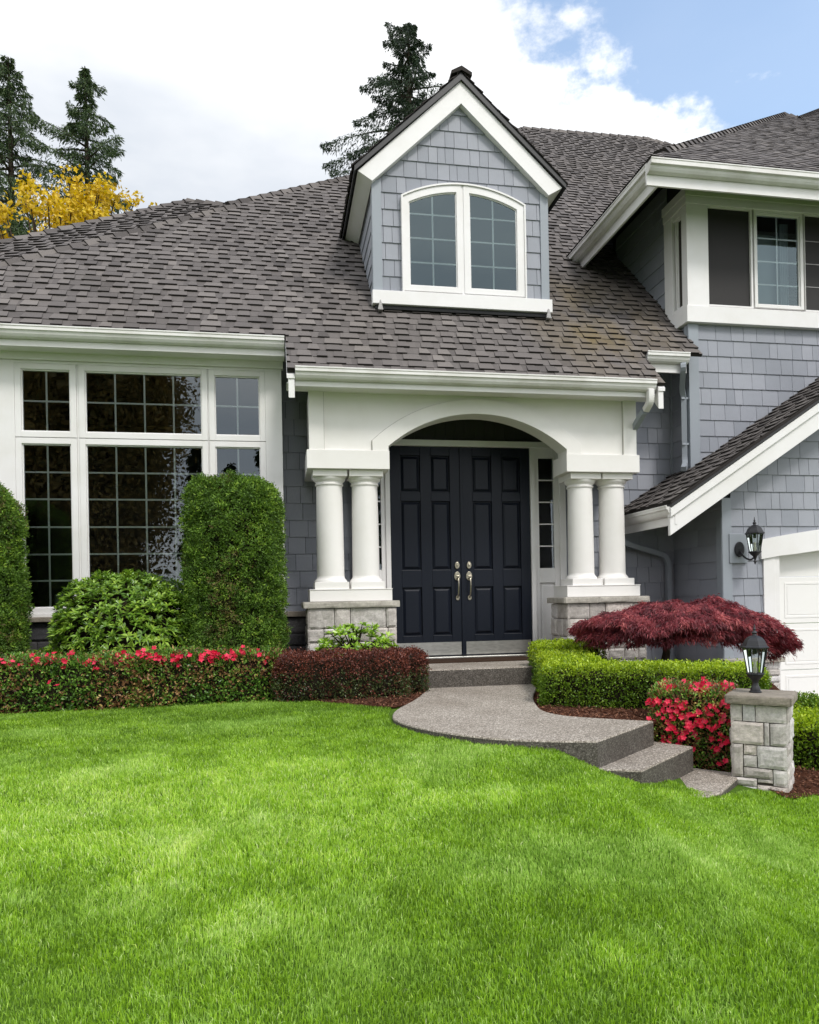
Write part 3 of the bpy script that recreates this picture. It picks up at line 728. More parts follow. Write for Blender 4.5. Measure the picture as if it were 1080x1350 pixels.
def room(x0, x1, y0, y1, z0, z1, name='interior'):
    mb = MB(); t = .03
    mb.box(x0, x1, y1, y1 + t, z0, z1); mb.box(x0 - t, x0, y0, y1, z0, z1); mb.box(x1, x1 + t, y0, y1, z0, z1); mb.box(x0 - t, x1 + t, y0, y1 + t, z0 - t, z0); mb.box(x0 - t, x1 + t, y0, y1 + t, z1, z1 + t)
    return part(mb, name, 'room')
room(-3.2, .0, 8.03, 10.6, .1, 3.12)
mb = MB(); mb.box(-2.4, -1.1, 9.0, 9.7, .1, .62); mb.box(-2.4, -1.1, 9.7, 9.85, .1, 1.05); mb.box(-2.55, -2.4, 9.0, 9.85, .1, .8); mb.box(-1.1, -.95, 9.0, 9.85, .1, .8)
part(mb, 'sofa_in_room', 'blind', bevel=.03)

# --- roofs
def roof_part(polys, o, u, v, name='roof', exp=.14, rs=0, caps=(), thick=.020, under=.10, extra=None):
    """shingled plane: list of convex polygons in 3-D"""
    fr = frame3(o, u, v); mb = MB(); regs = [to_uv(fr, p) for p in polys]
    shingles(mb, fr, regs, exp, rs, thick)
    for p in polys:
        k = len(p); top = [Vector(q) - fr[3] * .002 for q in p]; bot = [q - fr[3] * .03 for q in top]
        mb.add(top + bot, [tuple(range(k)), tuple(range(2 * k - 1, k - 1, -1))] + [(i, i + k, (i + 1) % k + k, (i + 1) % k) for i in range(k)], 1)
    for a, b in caps: ridge_caps(mb, a, b, fr[3])
    return part(mb, name, ['shingle', 'shingle_edge'])
zr = lambda y: y - 4.25
R3 = lambda x, y: (x, y, zr(y))
ridgeL, ridgeR = R3(5.265, 14.81), R3(8.13, 14.96)
roof_part([[R3(-4.28, 7.66), R3(-.5, 7.66), R3(-.5, 10.40)], [R3(-.5, 7.66), R3(.115, 7.66), R3(.115, 10.93), R3(-.5, 10.40)],
           [R3(.115, 7.66), R3(1.3, 7.66), R3(1.3, 11.70), R3(.115, 10.93)], [R3(1.3, 7.66), R3(4.055, 7.66), R3(4.055, 13.87), R3(1.3, 11.70)], [R3(.115, 7.155), R3(4.065, 7.155), R3(4.055, 7.66), R3(.115, 7.66)],
           [R3(4.055, 7.66), R3(4.82, 7.66), R3(4.82, 14.46), R3(4.055, 13.87)], [R3(4.82, 8.7), R3(8.85, 8.7), R3(8.85, 14.53), R3(8.13, 14.96), R3(5.265, 14.81), R3(4.82, 14.46)]],
          (0, 7.155, zr(7.155)), X_, (0, 1, 1), rs=3, caps=[(R3(-4.28, 7.66), R3(-.45, 10.43)), (R3(-.6, 10.43), R3(1.3, 11.70)), (R3(1.3, 11.70), R3(5.3, 14.84)), (R3(5.265, 14.83), R3(8.2, 14.96)), (R3(8.15, 14.95), R3(8.9, 14.5))])
# the smaller hip plane turned to the left, seen beyond the first hip
A_, B_, C_ = Vector(R3(-4.28, 7.66)), Vector(R3(-.5, 10.40)), Vector((-3.26, 9.6, 5.06))
C1 = Vector((-1.06, 11.05, 6.88)); nn_ = (B_ - A_).cross(C_ - A_).normalized()
if nn_.z < 0: nn_ = -nn_
hor = Vector((-nn_.y, nn_.x, 0)).normalized(); upd = nn_.cross(hor)
if upd.z < 0: upd = -upd
if hor.cross(upd).dot(nn_) < 0: hor = -hor
def on_plane(x, y): return Vector((x, y, A_.z - (nn_.x * (x - A_.x) + nn_.y * (y - A_.y)) / nn_.z))
HIPB = [(-3.26, 9.6), (-1.20, 11.0)]
E_ = on_plane(-4.9, 8.45)
P1, P2 = on_plane(*HIPB[0]), on_plane(*HIPB[1])
#@@HIP
roof_part([[A_, B_, P2, P1, E_]], A_, hor, upd, rs=5, caps=[(E_, P1), (P1, P2), (P2, B_)])
# upper storey roof
mU = .85; zu = lambda y: 5.40 + mU * (y - 7.3)
U3 = lambda x, y: (x, y, zu(y))
roof_part([[U3(4.02, 7.28), U3(9.419, 7.28), U3(9.419, 12.2)], [U3(9.419, 7.28), U3(11.5, 7.28), U3(11.5, 11.82), U3(9.419, 11.82)], [U3(9.419, 11.82), U3(11.5, 11.82), U3(11.5, 13.75)]],
          (4.02, 7.28, zu(7.28)), X_, (0, 1, mU), rs=6, caps=[(U3(4.32, 7.55), U3(9.42, 12.2)), (U3(9.419, 12.2), U3(9.45, 11.85)), (U3(9.45, 11.85), U3(11.5, 13.75))], thick=.0095)
zl = lambda x: 5.40 + .776 * (x - 4.04)
roof_part([[(4.02, 7.28, zl(4.02)), (9.419, 12.2, zl(9.419)), (9.419, 14, zl(9.419)), (4.02, 14, zl(4.02))]], (4.02, 14, zl(4.02)), -Y_, (1, 0, .776), rs=7, thick=.0095)
# garage roof: left slope
mG = .65; zg = lambda x: 1.64 + mG * (x - 4.03)
G3 = lambda x, y: (x, y, zg(x))
roof_part([[G3(4.03, 7.03), G3(7.95, 7.03), G3(7.95, 7.93), G3(4.03, 7.93)], [G3(4.03, 7.93), G3(4.82, 7.93), G3(4.82, 8.34), G3(4.03, 8.34)]], (4.03, 8.4, zg(4.03)), -Y_, (1, 0, mG), rs=8)
mb = MB(); mb.prism_y([(4.03, zg(4.03) - .035), (7.95, zg(7.95) - .035), (7.95, zg(7.95) - .06), (4.03, zg(4.03) - .06)], 7.01, 7.9); part(mb, 'drip_edge', 'drip')
# rake board of the garage gable
zb = 1.283
mb = MB(); xr = 7.95; d = .65 * (xr - 4.03)
mb.prism_y([(4.03, zb), (xr, zb + d), (xr, zb + .19 + d), (4.03, zb + .19)], 7.045, 7.09)
mb.prism_y([(4.026, zb + .192), (xr, zb + .192 + d), (xr, zb + .285 + d), (4.026, zb + .285)], 7.02, 7.09)
part(mb, 'rake_board', 'white', bevel=.003)
mb = MB(); mb.prism_y([(4.05, zb + .24), (xr, zb + .24 + d), (xr, zb + .22 + d), (4.05, zb + .22)], 7.092, 7.34); part(mb, 'soffit', 'soffit')
# black drip under the portico eave ends, rake returns
for x0, x1, s in ((.115, .185, -1), (3.995, 4.065, 1)):
    mb = MB(); xa, xb = (x0 + .012, x1) if s < 0 else (x0, x1 - .012)
    mb.prism_x([(7.175, 2.85), (7.175, 2.64), (7.66, 3.11), (7.66, 3.33)], xa, xb)
    mb.prism_x([(7.165, 2.862), (7.165, 2.825), (7.66, 3.31), (7.66, 3.36)], min(x0 - .004, xa), max(x1 + .004, xb)) ; part(mb, 'rake_board', 'white', bevel=.002)
# gutters: ogee profile
def gutter(a, b, outw, z, h=.115, d=.105, mat='gutter', name='gutter', fascia=.20):
    a = Vector((a[0], a[1], 0)); b = Vector((b[0], b[1], 0)); ow = Vector((outw[0], outw[1], 0)).normalized()
    prof = [(0, 0), (0, -h), (.035, -h), (.062, -h + .012), (.078, -h + .035), (.086, -h + .06), (d - .006, -h + .068), (d - .006, -.016), (d, -.014), (d, 0), (d - .010, .002), (d - .014, -.014), (.006, -.02)]
    mb = MB(); mb.prism(prof, lambda p, q: tuple(a + ow * p + Z_ * (z + q)), lambda p, q: tuple(b + ow * p + Z_ * (z + q)))
    g = part(mb, name, mat, bevel=.0015)
    mb = MB(); f = [(0, -.02), (-.02, -.02), (-.02, -fascia), (.006, -fascia), (.006, -h - .002), (0, -h - .002)]
    mb.prism(f, lambda p, q: tuple(a + ow * p + Z_ * (z + q)), lambda p, q: tuple(b + ow * p + Z_ * (z + q))); part(mb, 'fascia', 'white', g)
    return g
gutter((-5.4, 7.70), (.100, 7.70), (0, -1), 3.388, fascia=.178)
gutter((.192, 7.225), (3.958, 7.225), (0, -1), 2.938, fascia=.168)
gutter((4.14, 7.74), (4.66, 7.74), (0, -1), 3.42, fascia=.21)
gutter((4.02, 7.39), (11.5, 7.39), (0, -1), 5.375, h=.13, d=.12, fascia=.245)
gutter((4.14, 7.392), (4.14, 9.60), (-1, 0), 5.372, h=.13, d=.12, fascia=.245)
gutter((4.09, 7.04), (4.09, 8.33), (-1, 0), 1.60, h=.11, d=.11, fascia=.20)
# dark sloping soffit under the upper eaves
mb = MB(); o_ = -.20
mb.add([(4.15, 7.4, zu(7.4) + o_), (11.5, 7.4, zu(7.4) + o_), (11.5, 8.0, zu(8.0) + o_), (4.75, 8.0, zu(8.0) + o_)], [(0, 1, 2, 3)])
mb.add([(4.15, 7.4, zl(4.15) + o_), (4.85, 8.0, zl(4.85) + o_), (4.85, 10, zl(4.85) + o_), (4.15, 10, zl(4.15) + o_)], [(0, 1, 2, 3)])
part(mb, 'soffit', 'soffit')
mb = MB(); mb.box(4.80, 11, 7.94, 7.96, 5.40, 5.82); part(mb, 'frieze_board', 'soffit')
# downspouts
def spout(pts, r=.042, mat='sidetrim', straps=()):
    mb = MB(); mb.tube(smooth3(pts), r, 4, square=True)
    o = part(mb, 'downspout', mat, bevel=.006)
    for (x, y, z) in straps:
        mb = MB(); mb.box(x - .05, x + .075, y - .036, y - .028, z - .012, z + .012); part(mb, 'strap', mat, o)
    return o
def smooth3(pts, n=4):
    out = []; k = len(pts)
    for i in range(k - 1):
        p0, p1, p2, p3 = [Vector(pts[max(0, min(k - 1, i + j))]) for j in (-1, 0, 1, 2)]
        for j in range(n):
            t = j / n; out.append(.5 * (2 * p1 + (p2 - p0) * t + (2 * p0 - 5 * p1 + 4 * p2 - p3) * t * t + (3 * p1 - p0 - 3 * p2 + p3) * t ** 3))
    return out + [Vector(pts[-1])]
spout([(4.60, 7.70, 3.30), (4.60, 7.70, 3.24), (4.70, 7.90, 3.10), (4.755, 7.96, 3.0), (4.76, 7.965, 2.9), (4.76, 7.965, 2.5), (4.76, 7.965, 2.28), (4.74, 7.93, 2.20), (4.68, 7.86, 2.13)], straps=[(4.76, 7.965, 2.98), (4.76, 7.965, 2.44)])
spout([(4.06, 8.22, 1.50), (4.06, 8.22, 1.38), (4.09, 8.22, 1.31), (4.18, 8.23, 1.27), (4.56, 8.27, 1.17), (4.66, 8.28, 1.12), (4.70, 8.28, 1.02), (4.70, 8.28, .9), (4.70, 8.28, -.3)])
spout([(3.90, 7.17, 2.84), (3.90, 7.17, 2.76), (3.90, 7.19, 2.70), (3.89, 7.26, 2.64)], .045, 'gutter')
spout([(3.885, 7.28, 2.63), (3.88, 7.5, 2.5), (3.90, 8.0, 2.2), (3.93, 8.27, 2.02), (3.93, 8.28, 1.9), (3.93, 8.28, .2)], .042, 'sidetrim')

# --- dormer
D = part(MB().box(1.13, 3.17, 8.215, 10.4, 3.7, 5.30), 'dormer', 'backing')
mb = MB(); mb.prism_y([(1.13, 5.2), (3.17, 5.2), (3.17, 5.36), (2.147, 6.31), (1.13, 5.36)], 8.216, 8.3); part(mb, 'gable_wall', 'backing', D)
fd = (Vector((0, 8.20, 0)), X_, Z_, -Y_)
mb = MB(); shakes(mb, fd, [[(1.214, 4.13), (1.46, 4.13), (1.46, 5.25), (1.214, 5.25)], [(2.875, 4.13), (3.093, 4.13), (3.093, 5.25), (2.875, 5.25)], [(1.112, 5.25), (3.19, 5.25), (3.19, 5.34), (2.15, 6.34), (1.112, 5.34)], [(1.46, 5.1), (2.875, 5.1), (2.875, 5.25), (1.46, 5.25)]], 4.706, wmin=.09, wmax=.20, rs=12); part(mb, 'siding', SID, D)
mb = MB(); shakes(mb, (Vector((1.125, 0, 0)), -Y_, Z_, -X_), [[(-9.7, 4.0), (-8.2, 4.0), (-8.2, 5.28), (-9.7, 5.28)]], 4.706, wmin=.4, wmax=.8, rs=13)
part(mb, 'siding', SID, D); mb = MB()
shakes(mb, (Vector((3.175, 0, 0)), Y_, Z_, X_), [[(8.2, 4.0), (9.7, 4.0), (9.7, 5.28), (8.2, 5.28)]], 4.706, wmin=.4, wmax=.8, rs=14); part(mb, 'siding', SID, D)
mb = MB(); mb.box(1.106, 1.213, 8.175, 8.21, 4.137, 5.40); mb.box(3.094, 3.192, 8.175, 8.21, 4.137, 5.39); mb.box(1.103, 1.107, 8.18, 8.27, 4.137, 5.28); mb.box(3.19, 3.195, 8.18, 8.27, 4.137, 5.28)
split(mb, 'corner_board', 'sidetrim', D, bevel=.003)
mb = MB(); mb.box(1.09, 3.205, 8.12, 8.22, 3.985, 4.136); split(mb, 'base_trim', 'white', D, bevel=.004)
mb = MB(); mb.add([(1.12, 8.12, 3.925), (3.19, 8.12, 3.925), (3.19, 8.22, 3.99), (1.12, 8.22, 3.99)], [(0, 1, 2, 3)]); mb.box(1.12, 3.19, 8.16, 8.2, 3.93, 3.984); part(mb, 'flashing', 'drip', D)
for x in (1.17, 3.14):
    mb = MB(); mb.prism_y([(x - .03, 3.90), (x + .03, 3.90), (x + .005, 4.005), (x - .005, 4.005)], 8.07, 8.10); mb.box(x - .02, x + .02, 8.04, 8.2, 3.885, 3.90); part(mb, 'snow_guard', 'alu', D)
sl = .936; ax, az = 2.147, 6.57
chev = [(ax, az), (.948, az - sl * (ax - .948)), (1.108, 5.350), (ax, 6.318), (3.180, 5.350), (3.346, az - sl * (3.346 - ax))]
mb = MB(); mb.prism_y([chev[0], chev[1], chev[2], chev[3]], 8.115, 10.7); mb.prism_y([chev[0], chev[3], chev[4], chev[5]], 8.115, 10.7); part(mb, 'rake_board', 'white', D)
mb = MB(); t1 = .085
mb.prism_y([(ax, az + t1), (.907, az + t1 - sl * (ax - .907)), (.907, az + .02 - sl * (ax - .907)), (ax, az + .001)], 8.085, 10.9); mb.prism_y([(ax, az + t1), (ax, az + .001), (3.387, az + .02 - sl * (3.387 - ax)), (3.387, az + t1 - sl * (3.387 - ax))], 8.085, 10.9)
part(mb, 'roof_deck', 'drip', D)
mb = MB(); zt = az + t1 + .002
for s in (-1, 1):
    xe = ax + s * 1.262; ze = zt - sl * 1.262
    fr = frame3((xe, 8.07 if s > 0 else 10.9, ze), Y_ if s > 0 else -Y_, (-s, 0, sl)); poly = to_uv(fr, [(xe, 8.075, ze), (xe, 9.85, ze), (ax, 10.95, zt), (ax, 8.075, zt)])
    shingles(mb, fr, [poly], .14, 21 + s)
ridge_caps(mb, (ax, 8.06, zt + .005), (ax, 10.7, zt + .005), Z_, .12, .2)
part(mb, 'dormer_roof', ['shingle', 'shingle_edge'], D)
# arched pair of casements
def arcz(x, r, cz, c=2.165): return cz + math.sqrt(max(r * r - (x - c) ** 2, 0))
def arch_sash(xo0, xo1, xi0, xi1, zo, zi, ro, ri, cz, y):
    n = 14
    def loop(x0, x1, zb, r): 
        return [(x0, zb)] + [(x1, zb)] + [(x1 + (x0 - x1) * i / n, arcz(x1 + (x0 - x1) * i / n, r, cz)) for i in range(n + 1)]
    a = loop(xo0, xo1, zo, ro); b = loop(xi0, xi1, zi, ri)
    mb = MB(); mb.strip(a, b, lambda p, q: (p, y, q), lambda p, q: (p, y + .06, q))
    b2 = loop(xi0 + .012, xi1 - .012, zi + .012, ri - .012)
    mb.strip(b, b2, lambda p, q: (p, y + .018, q), lambda p, q: (p, y + .06, q))
    f = part(mb, 'window', 'white', D, bevel=.002)
    mb = MB(); mb.add([(p, y + .026, q) for p, q in b2], [tuple(range(len(b2)))]); part(mb, 'pane', 'glass_up', D)
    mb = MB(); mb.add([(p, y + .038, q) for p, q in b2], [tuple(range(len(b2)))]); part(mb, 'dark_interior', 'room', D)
    mb = MB(); xm = (xi0 + xi1) / 2; t = .009
    mb.box(xm - t, xm + t, y + .029, y + .034, zi, arcz(xm, ri, cz))
    for z in (4.494, 4.77, 5.045): mb.box(xi0, xi1, y + .0295, y + .0335, z - t, z + t)
    part(mb, 'muntin', 'muntin', D)
arch_sash(1.455, 2.134, 1.522, 2.078, 4.158, 4.22, 1.51, 1.43, 3.885, 8.142)
arch_sash(2.160, 2.882, 2.230, 2.797, 4.158, 4.22, 1.51, 1.43, 3.885, 8.142)
n = 30; xs_ = [1.435 + (2.90 - 1.435) * i / n for i in range(n + 1)]
mb = MB(); mb.strip([(1.435, 4.139)] + [(x, arcz(x, 1.53, 3.885)) for x in xs_] + [(2.90, 4.139)], [(1.455, 4.139)] + [(1.455 + (2.882 - 1.455) * i / n, arcz(1.455 + (2.882 - 1.455) * i / n, 1.512, 3.885)) for i in range(n + 1)] + [(2.882, 4.139)],
                     lambda p, q: (p, 8.128, q), lambda p, q: (p, 8.21, q), closed=False)
mb.box(2.1345, 2.1595, 8.150, 8.21, 4.139, arcz(2.147, 1.51, 3.885)); mb.box(1.4555, 2.8815, 8.152, 8.21, 4.139, 4.157); part(mb, 'window_casing', 'white', D)

# --- portico
CREAM = 'portico'
def arch_pts(r, x0, x1, n=28, c=2.11, cz=1.115): return [(x0 + (x1 - x0) * i / n, cz + math.sqrt(r * r - (x0 + (x1 - x0) * i / n - c) ** 2)) for i in range(n + 1)]
ar = arch_pts(1.495, 1.136, 3.084)
PF = MB()
for i in range(len(ar) - 1):
    (xa, za), (xb, zb_) = ar[i], ar[i + 1]
    PF.add([(xa, 7.5, za), (xb, 7.5, zb_), (xb, 7.5, 2.86), (xa, 7.5, 2.86), (xa, 7.72, za), (xb, 7.72, zb_), (xb, 7.72, 2.86), (xa, 7.72, 2.86)], [(0, 1, 2, 3), (7, 6, 5, 4), (4, 5, 1, 0)], rnd=.5)
PF.box(.338, 1.136, 7.5, 7.72, 2.203, 2.86); PF.box(3.084, 3.882, 7.5, 7.72, 2.203, 2.86)
portico = part(PF, 'portico_front', CREAM)
mb = MB()
for a, b in ((.302, 1.146), (3.074, 3.918)): mb.box(a, b, 7.462, 7.86, 2.012, 2.202)
mb.box(.306, .70, 7.862, 8.345, 2.016, 2.20); mb.box(3.52, 3.914, 7.862, 8.345, 2.016, 2.20); mb.box(.342, .5, 7.722, 8.345, 2.203, 2.86); mb.box(3.72, 3.878, 7.722, 8.345, 2.203, 2.86)
split(mb, 'beam', CREAM, bevel=.003)
mb = MB(); mb.box(.328, .478, 7.474, 7.499, 2.2035, 2.80); mb.box(3.742, 3.892, 7.474, 7.499, 2.2035, 2.80)
split(mb, 'post_trim', CREAM, portico, bevel=.002)
oa = arch_pts(1.648, .972, 3.248, 34); ia = arch_pts(1.4955, 1.1385, 3.0815, 34)
mb = MB(); mb.strip([(.972, 2.204)] + oa + [(3.248, 2.204)], [(1.1385, 2.204)] + ia + [(3.0815, 2.204)], lambda p, q: (p, 7.472, q), lambda p, q: (p, 7.4995, q), closed=False)
part(mb, 'arch_trim', CREAM, portico, bevel=.002)
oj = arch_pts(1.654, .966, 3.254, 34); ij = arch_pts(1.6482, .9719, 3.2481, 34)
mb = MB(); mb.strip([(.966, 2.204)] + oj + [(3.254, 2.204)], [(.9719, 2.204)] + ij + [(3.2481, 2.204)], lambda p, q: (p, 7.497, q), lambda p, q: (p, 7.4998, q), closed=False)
part(mb, 'arch_shadow_line', 'shadow_line', portico)  # shadow line around the arch trim, painted as a thin grey strip
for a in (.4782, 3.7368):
    part(MB().box(a, a + .005, 7.497, 7.4998, 2.2035, 2.80), 'trim_shadow_line', 'shadow_line', portico)  # same painted shade line beside each post trim
mb = MB(); mb.box(.11, 4.06, 7.23, 7.5, 2.795, 2.805); part(mb, 'soffit', 'white')
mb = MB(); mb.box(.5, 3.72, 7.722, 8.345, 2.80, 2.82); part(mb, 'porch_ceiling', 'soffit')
COLX = (.537, .908, 3.312, 3.683)
for cx_ in COLX:
    c = part(MB().lathe([(.1425, 0), (.1425, .02), (.1415, .25), (.139, .6), (.1345, .95)], (cx_, 7.685, .915), 40), 'column', CREAM, smooth=True)
    mb = MB(); mb.box(cx_ - .175, cx_ + .175, 7.51, 7.86, 1.945, 2.010); part(mb, 'capital', CREAM, c, bevel=.003)
    mb = MB(); mb.lathe([(.135, 1.860), (.146, 1.864), (.148, 1.878), (.140, 1.884), (.141, 1.896), (.150, 1.905), (.163, 1.918), (.170, 1.934), (.171, 1.9445)], (cx_, 7.685, 0), 40); part(mb, 'neck_ring', CREAM, c, smooth=True)
    mb = MB(); mb.box(cx_ - .174, cx_ + .174, 7.511, 7.859, .785, .858); part(mb, 'base', CREAM, c, bevel=.003)
    mb = MB(); mb.lathe([(.172, .8585), (.170, .872), (.160, .885), (.150, .895), (.146, .905), (.143, .918)], (cx_, 7.685, 0), 40); part(mb, 'base_ring', CREAM, c, smooth=True)
for s, x0, x1 in ((0, .308, 1.154), (1, 3.066, 3.912)):
    mb = MB(); mb.box(x0, x1, 7.49, 7.875, .660, .776); mb.box(x0 - .006, x1 + .006, 7.484, 7.881, .7765, .785)
    part(mb, 'plinth', CREAM, bevel=.003)
    a0, a1 = x0 - .032, x1 + .032
    P_ = part(MB().box(a0 + .03, a1 - .03, 7.45, 7.90, -.6, .592), 'pedestal', 'mortar')
    mb = MB(); stone_blocks(mb, (Vector((0, 7.452, 0)), X_, Z_, -Y_), ([(a0, a0 + .275, .385, .592), (a0 + .275, a0 + .435, .385, .592), (a0 + .435, a0 + .80, .385, .592), (a0 + .80, a1, .385, .592)] + ashlar(a0, a1, -.35, .385, 31, (.14, .22), (.14, .36))) if s == 0 else ashlar(a0, a1, -.35, .592, 33, (.12, .2), (.12, .34)), 30 + s, .035)
    rc = ashlar(7.42, 7.92, -.35, .592, 35 + s, (.15, .2), (.14, .3))
    stone_blocks(mb, (Vector((a1 - .028, 0, 0)), Y_, Z_, X_), rc, 36, .03); stone_blocks(mb, (Vector((a0 + .028, 0, 0)), -Y_, Z_, -X_), [(-b, -a, c, d) for a, b, c, d in rc], 37, .03)
    part(mb, 'stone_facing', 'stone', P_)
    mb = MB()
    f_, g_ = frame3((0, 7.40, 0), X_, Z_), None
    mb.box(a0 - .032, a1 + .032, 7.405, 7.93, .594, .658); part(mb, 'stone_cap', 'paleledge', P_, bevel=.008)
    mb = MB(); stone_blocks(mb, (Vector((0, 7.405, 0)), X_, Z_, -Y_), [(a0 - .03, a0 + .35, .594, .656), (a0 + .35, a1 + .03, .594, .656)], 40 + s, .014, .006, .001)
    stone_blocks(mb, (Vector((a0 - .032, 0, 0)), -Y_, Z_, -X_), [(-7.92, -7.41, .594, .656)], 44 + s, .012, .005, .001); part(mb, 'cap_face', 'paleledge', P_)

# --- entry door, sidelights
YD = 8.30
for s, x0, x1, px in ((0, 1.270, 2.103, ((1.395, 1.626), (1.751, 1.976))), (1, 2.117, 2.950, ((2.249, 2.479), (2.602, 2.829)))):
    pz = ((.243, .80), (1.002, 1.797), (1.903, 2.323)); mb = MB()
    xs_ = [x0, px[0][0], px[0][1], px[1][0], px[1][1], x1]; zs = [0, .243, .80, 1.002, 1.797, 1.903, 2.323, 2.43]
    for i in (0, 2, 4): mb.box(xs_[i], xs_[i + 1], YD, YD + .04, 0.0, 2.43)
    for i in (1, 3):
        for j in (0, 2, 4, 6): mb.box(xs_[i] + .0002, xs_[i + 1] - .0002, YD, YD + .04, zs[j], zs[j + 1])
        for a, b in pz:
            u0, u1 = xs_[i], xs_[i + 1]
            mb.box(u0, u1, YD + .026, YD + .04, a, b)
            o4 = [(u0 + .012, a + .012), (u1 - .012, a + .012), (u1 - .012, b - .012), (u0 + .012, b - .012)]; i4 = [(u0 + .04, a + .04), (u1 - .04, a + .04), (u1 - .04, b - .04), (u0 + .04, b - .04)]
            vs = [(p, YD + .0255, q) for p, q in o4] + [(p, YD + .006, q) for p, q in i4]
            mb.add(vs, [(0, 1, 5, 4), (1, 2, 6, 5), (2, 3, 7, 6), (3, 0, 4, 7), (4, 5, 6, 7)])
    d_ = part(mb, 'door', 'navy', bevel=.004)
    mb = MB(); mb.box(x0 + .025, x1 - .02, YD - .004, YD - .0005, .014, .162); part(mb, 'kick_plate', 'kick', d_)
    hx = 2.045 if s == 0 else 2.188
    mb = MB(); mb.prism([(math.cos(t) * .028, math.sin(t) * .040) for t in [2 * PI * i / 20 for i in range(20)]], lambda a, b: (hx + a, YD - .018, 1.05 + b), lambda a, b: (hx + a, YD, 1.05 + b))
    mb.box(hx - .006, hx + .006, YD - .035, YD - .018, 1.035, 1.065); part(mb, 'deadbolt', 'nickel', d_, bevel=.004)
    mb = MB(); mb.prism([(math.cos(t) * .036, math.sin(t) * .052) for t in [2 * PI * i / 20 for i in range(20)]], lambda a, b: (hx + a, YD - .012, .925 + b), lambda a, b: (hx + a, YD, .925 + b))
    mb.prism([(math.cos(t) * .022, math.sin(t) * .028) for t in [2 * PI * i / 16 for i in range(16)]], lambda a, b: (hx + .002 + a, YD - .010, .672 + b), lambda a, b: (hx + .002 + a, YD, .672 + b))
    mb.tube(smooth3([(hx + .003, YD - .01, .905), (hx + .003, YD - .045, .900), (hx + .003, YD - .062, .86), (hx + .003, YD - .060, .78), (hx + .002, YD - .045, .71), (hx + .002, YD - .008, .675)]), .009, 10)
    mb.box(hx - .018, hx + .018, YD - .045, YD - .012, .925, .932); part(mb, 'handle', 'nickel', d_, bevel=.002)
    if s == 0:
        mb = MB(); mb.box(2.094, 2.126, YD - .014, YD - .0045, .004, 2.428); part(mb, 'astragal', 'navy', d_, bevel=.003)
mb = MB()
mb.box(2.951, 3.006, 8.275, 8.35, -.03, 2.43); mb.box(1.214, 1.269, 8.275, 8.35, -.03, 2.43)
mb.box(.84, 3.385, 8.262, 8.35, 2.431, 2.50); mb.box(3.306, 3.382, 8.262, 8.35, -.03, 2.43); mb.box(.838, .914, 8.262, 8.35, -.03, 2.43)
part(mb, 'door_casing', 'white', bevel=.003)
mb = MB(); mb.box(1.214, 3.006, 8.20, 8.33, -.028, -.003); part(mb, 'threshold', 'kick', bevel=.004)
for a0, a1, b0, b1 in ((3.0065, 3.3055, 3.056, 3.244), (.9145, 1.2135, .976, 1.164)):
    mb = MB(); y0, y1 = 8.292, 8.35
    mb.box(a0, b0, y0, y1, -.03, 2.43); mb.box(b1, a1, y0, y1, -.03, 2.43); mb.box(b0, b1, y0, y1, 2.315, 2.43); mb.box(b0, b1, y0, y1, .835, 1.008); mb.box(b0, b1, y0, y1, -.03, .05)
    mb.box(b0, b1, y0 + .022, y1, .05, .835); mb.box(b0 + .025, b1 - .025, y0 + .008, y0 + .022, .08, .805)
    f = part(mb, 'sidelight', 'white', bevel=.003)
    mb = MB(); mb.add([(b0, y0 + .025, 1.008), (b1, y0 + .025, 1.008), (b1, y0 + .025, 2.315), (b0, y0 + .025, 2.315)], [(0, 1, 2, 3)]); part(mb, 'pane', 'glass', f)
    mb = MB()
    for i in range(1, 5): z = 1.008 + 1.307 * i / 5; mb.box(b0, b1, y0 + .01, y0 + .022, z - .007, z + .007)
    part(mb, 'muntin', 'white', f)
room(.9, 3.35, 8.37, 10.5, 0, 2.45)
mb = MB(); mb.box(1.27, 2.95, 8.345, 8.36, 0, 2.43); part(mb, 'door_back', 'navy')

# --- upper bay window
YU = 7.87
mb = MB()
mb.box(4.758, 11, 7.855, 7.93, 3.858, 4.050); mb.box(4.758, 4.82, 7.9305, 8.40, 3.858, 4.050)
mb.box(4.762, 11, 7.862, 7.93, 5.345, 5.445); mb.box(4.762, 4.82, 7.9305, 8.40, 5.345, 5.445)
mb.box(4.770, 11, 7.868, 7.93, 5.250, 5.3445); mb.box(4.770, 4.82, 7.9305, 8.39, 5.250, 5.3445)
mb.box(4.778, 5.052, 7.872, 7.99, 4.0505, 5.2495)
mb.box(4.778, 4.85, 8.20, 8.385, 4.0505, 5.2495); mb.box(4.786, 4.85, 7.9905, 8.1995, 4.0505, 4.10); mb.box(4.786, 4.85, 7.9905, 8.1995, 5.18, 5.2495)
part(mb, 'bay_trim', 'white', bevel=.004)
sash(None, 8.01, 8.14, 4.11, 5.17, 4.80, 2, 4, .02, 'glass_up', axis='x')
xs_ = 5.057
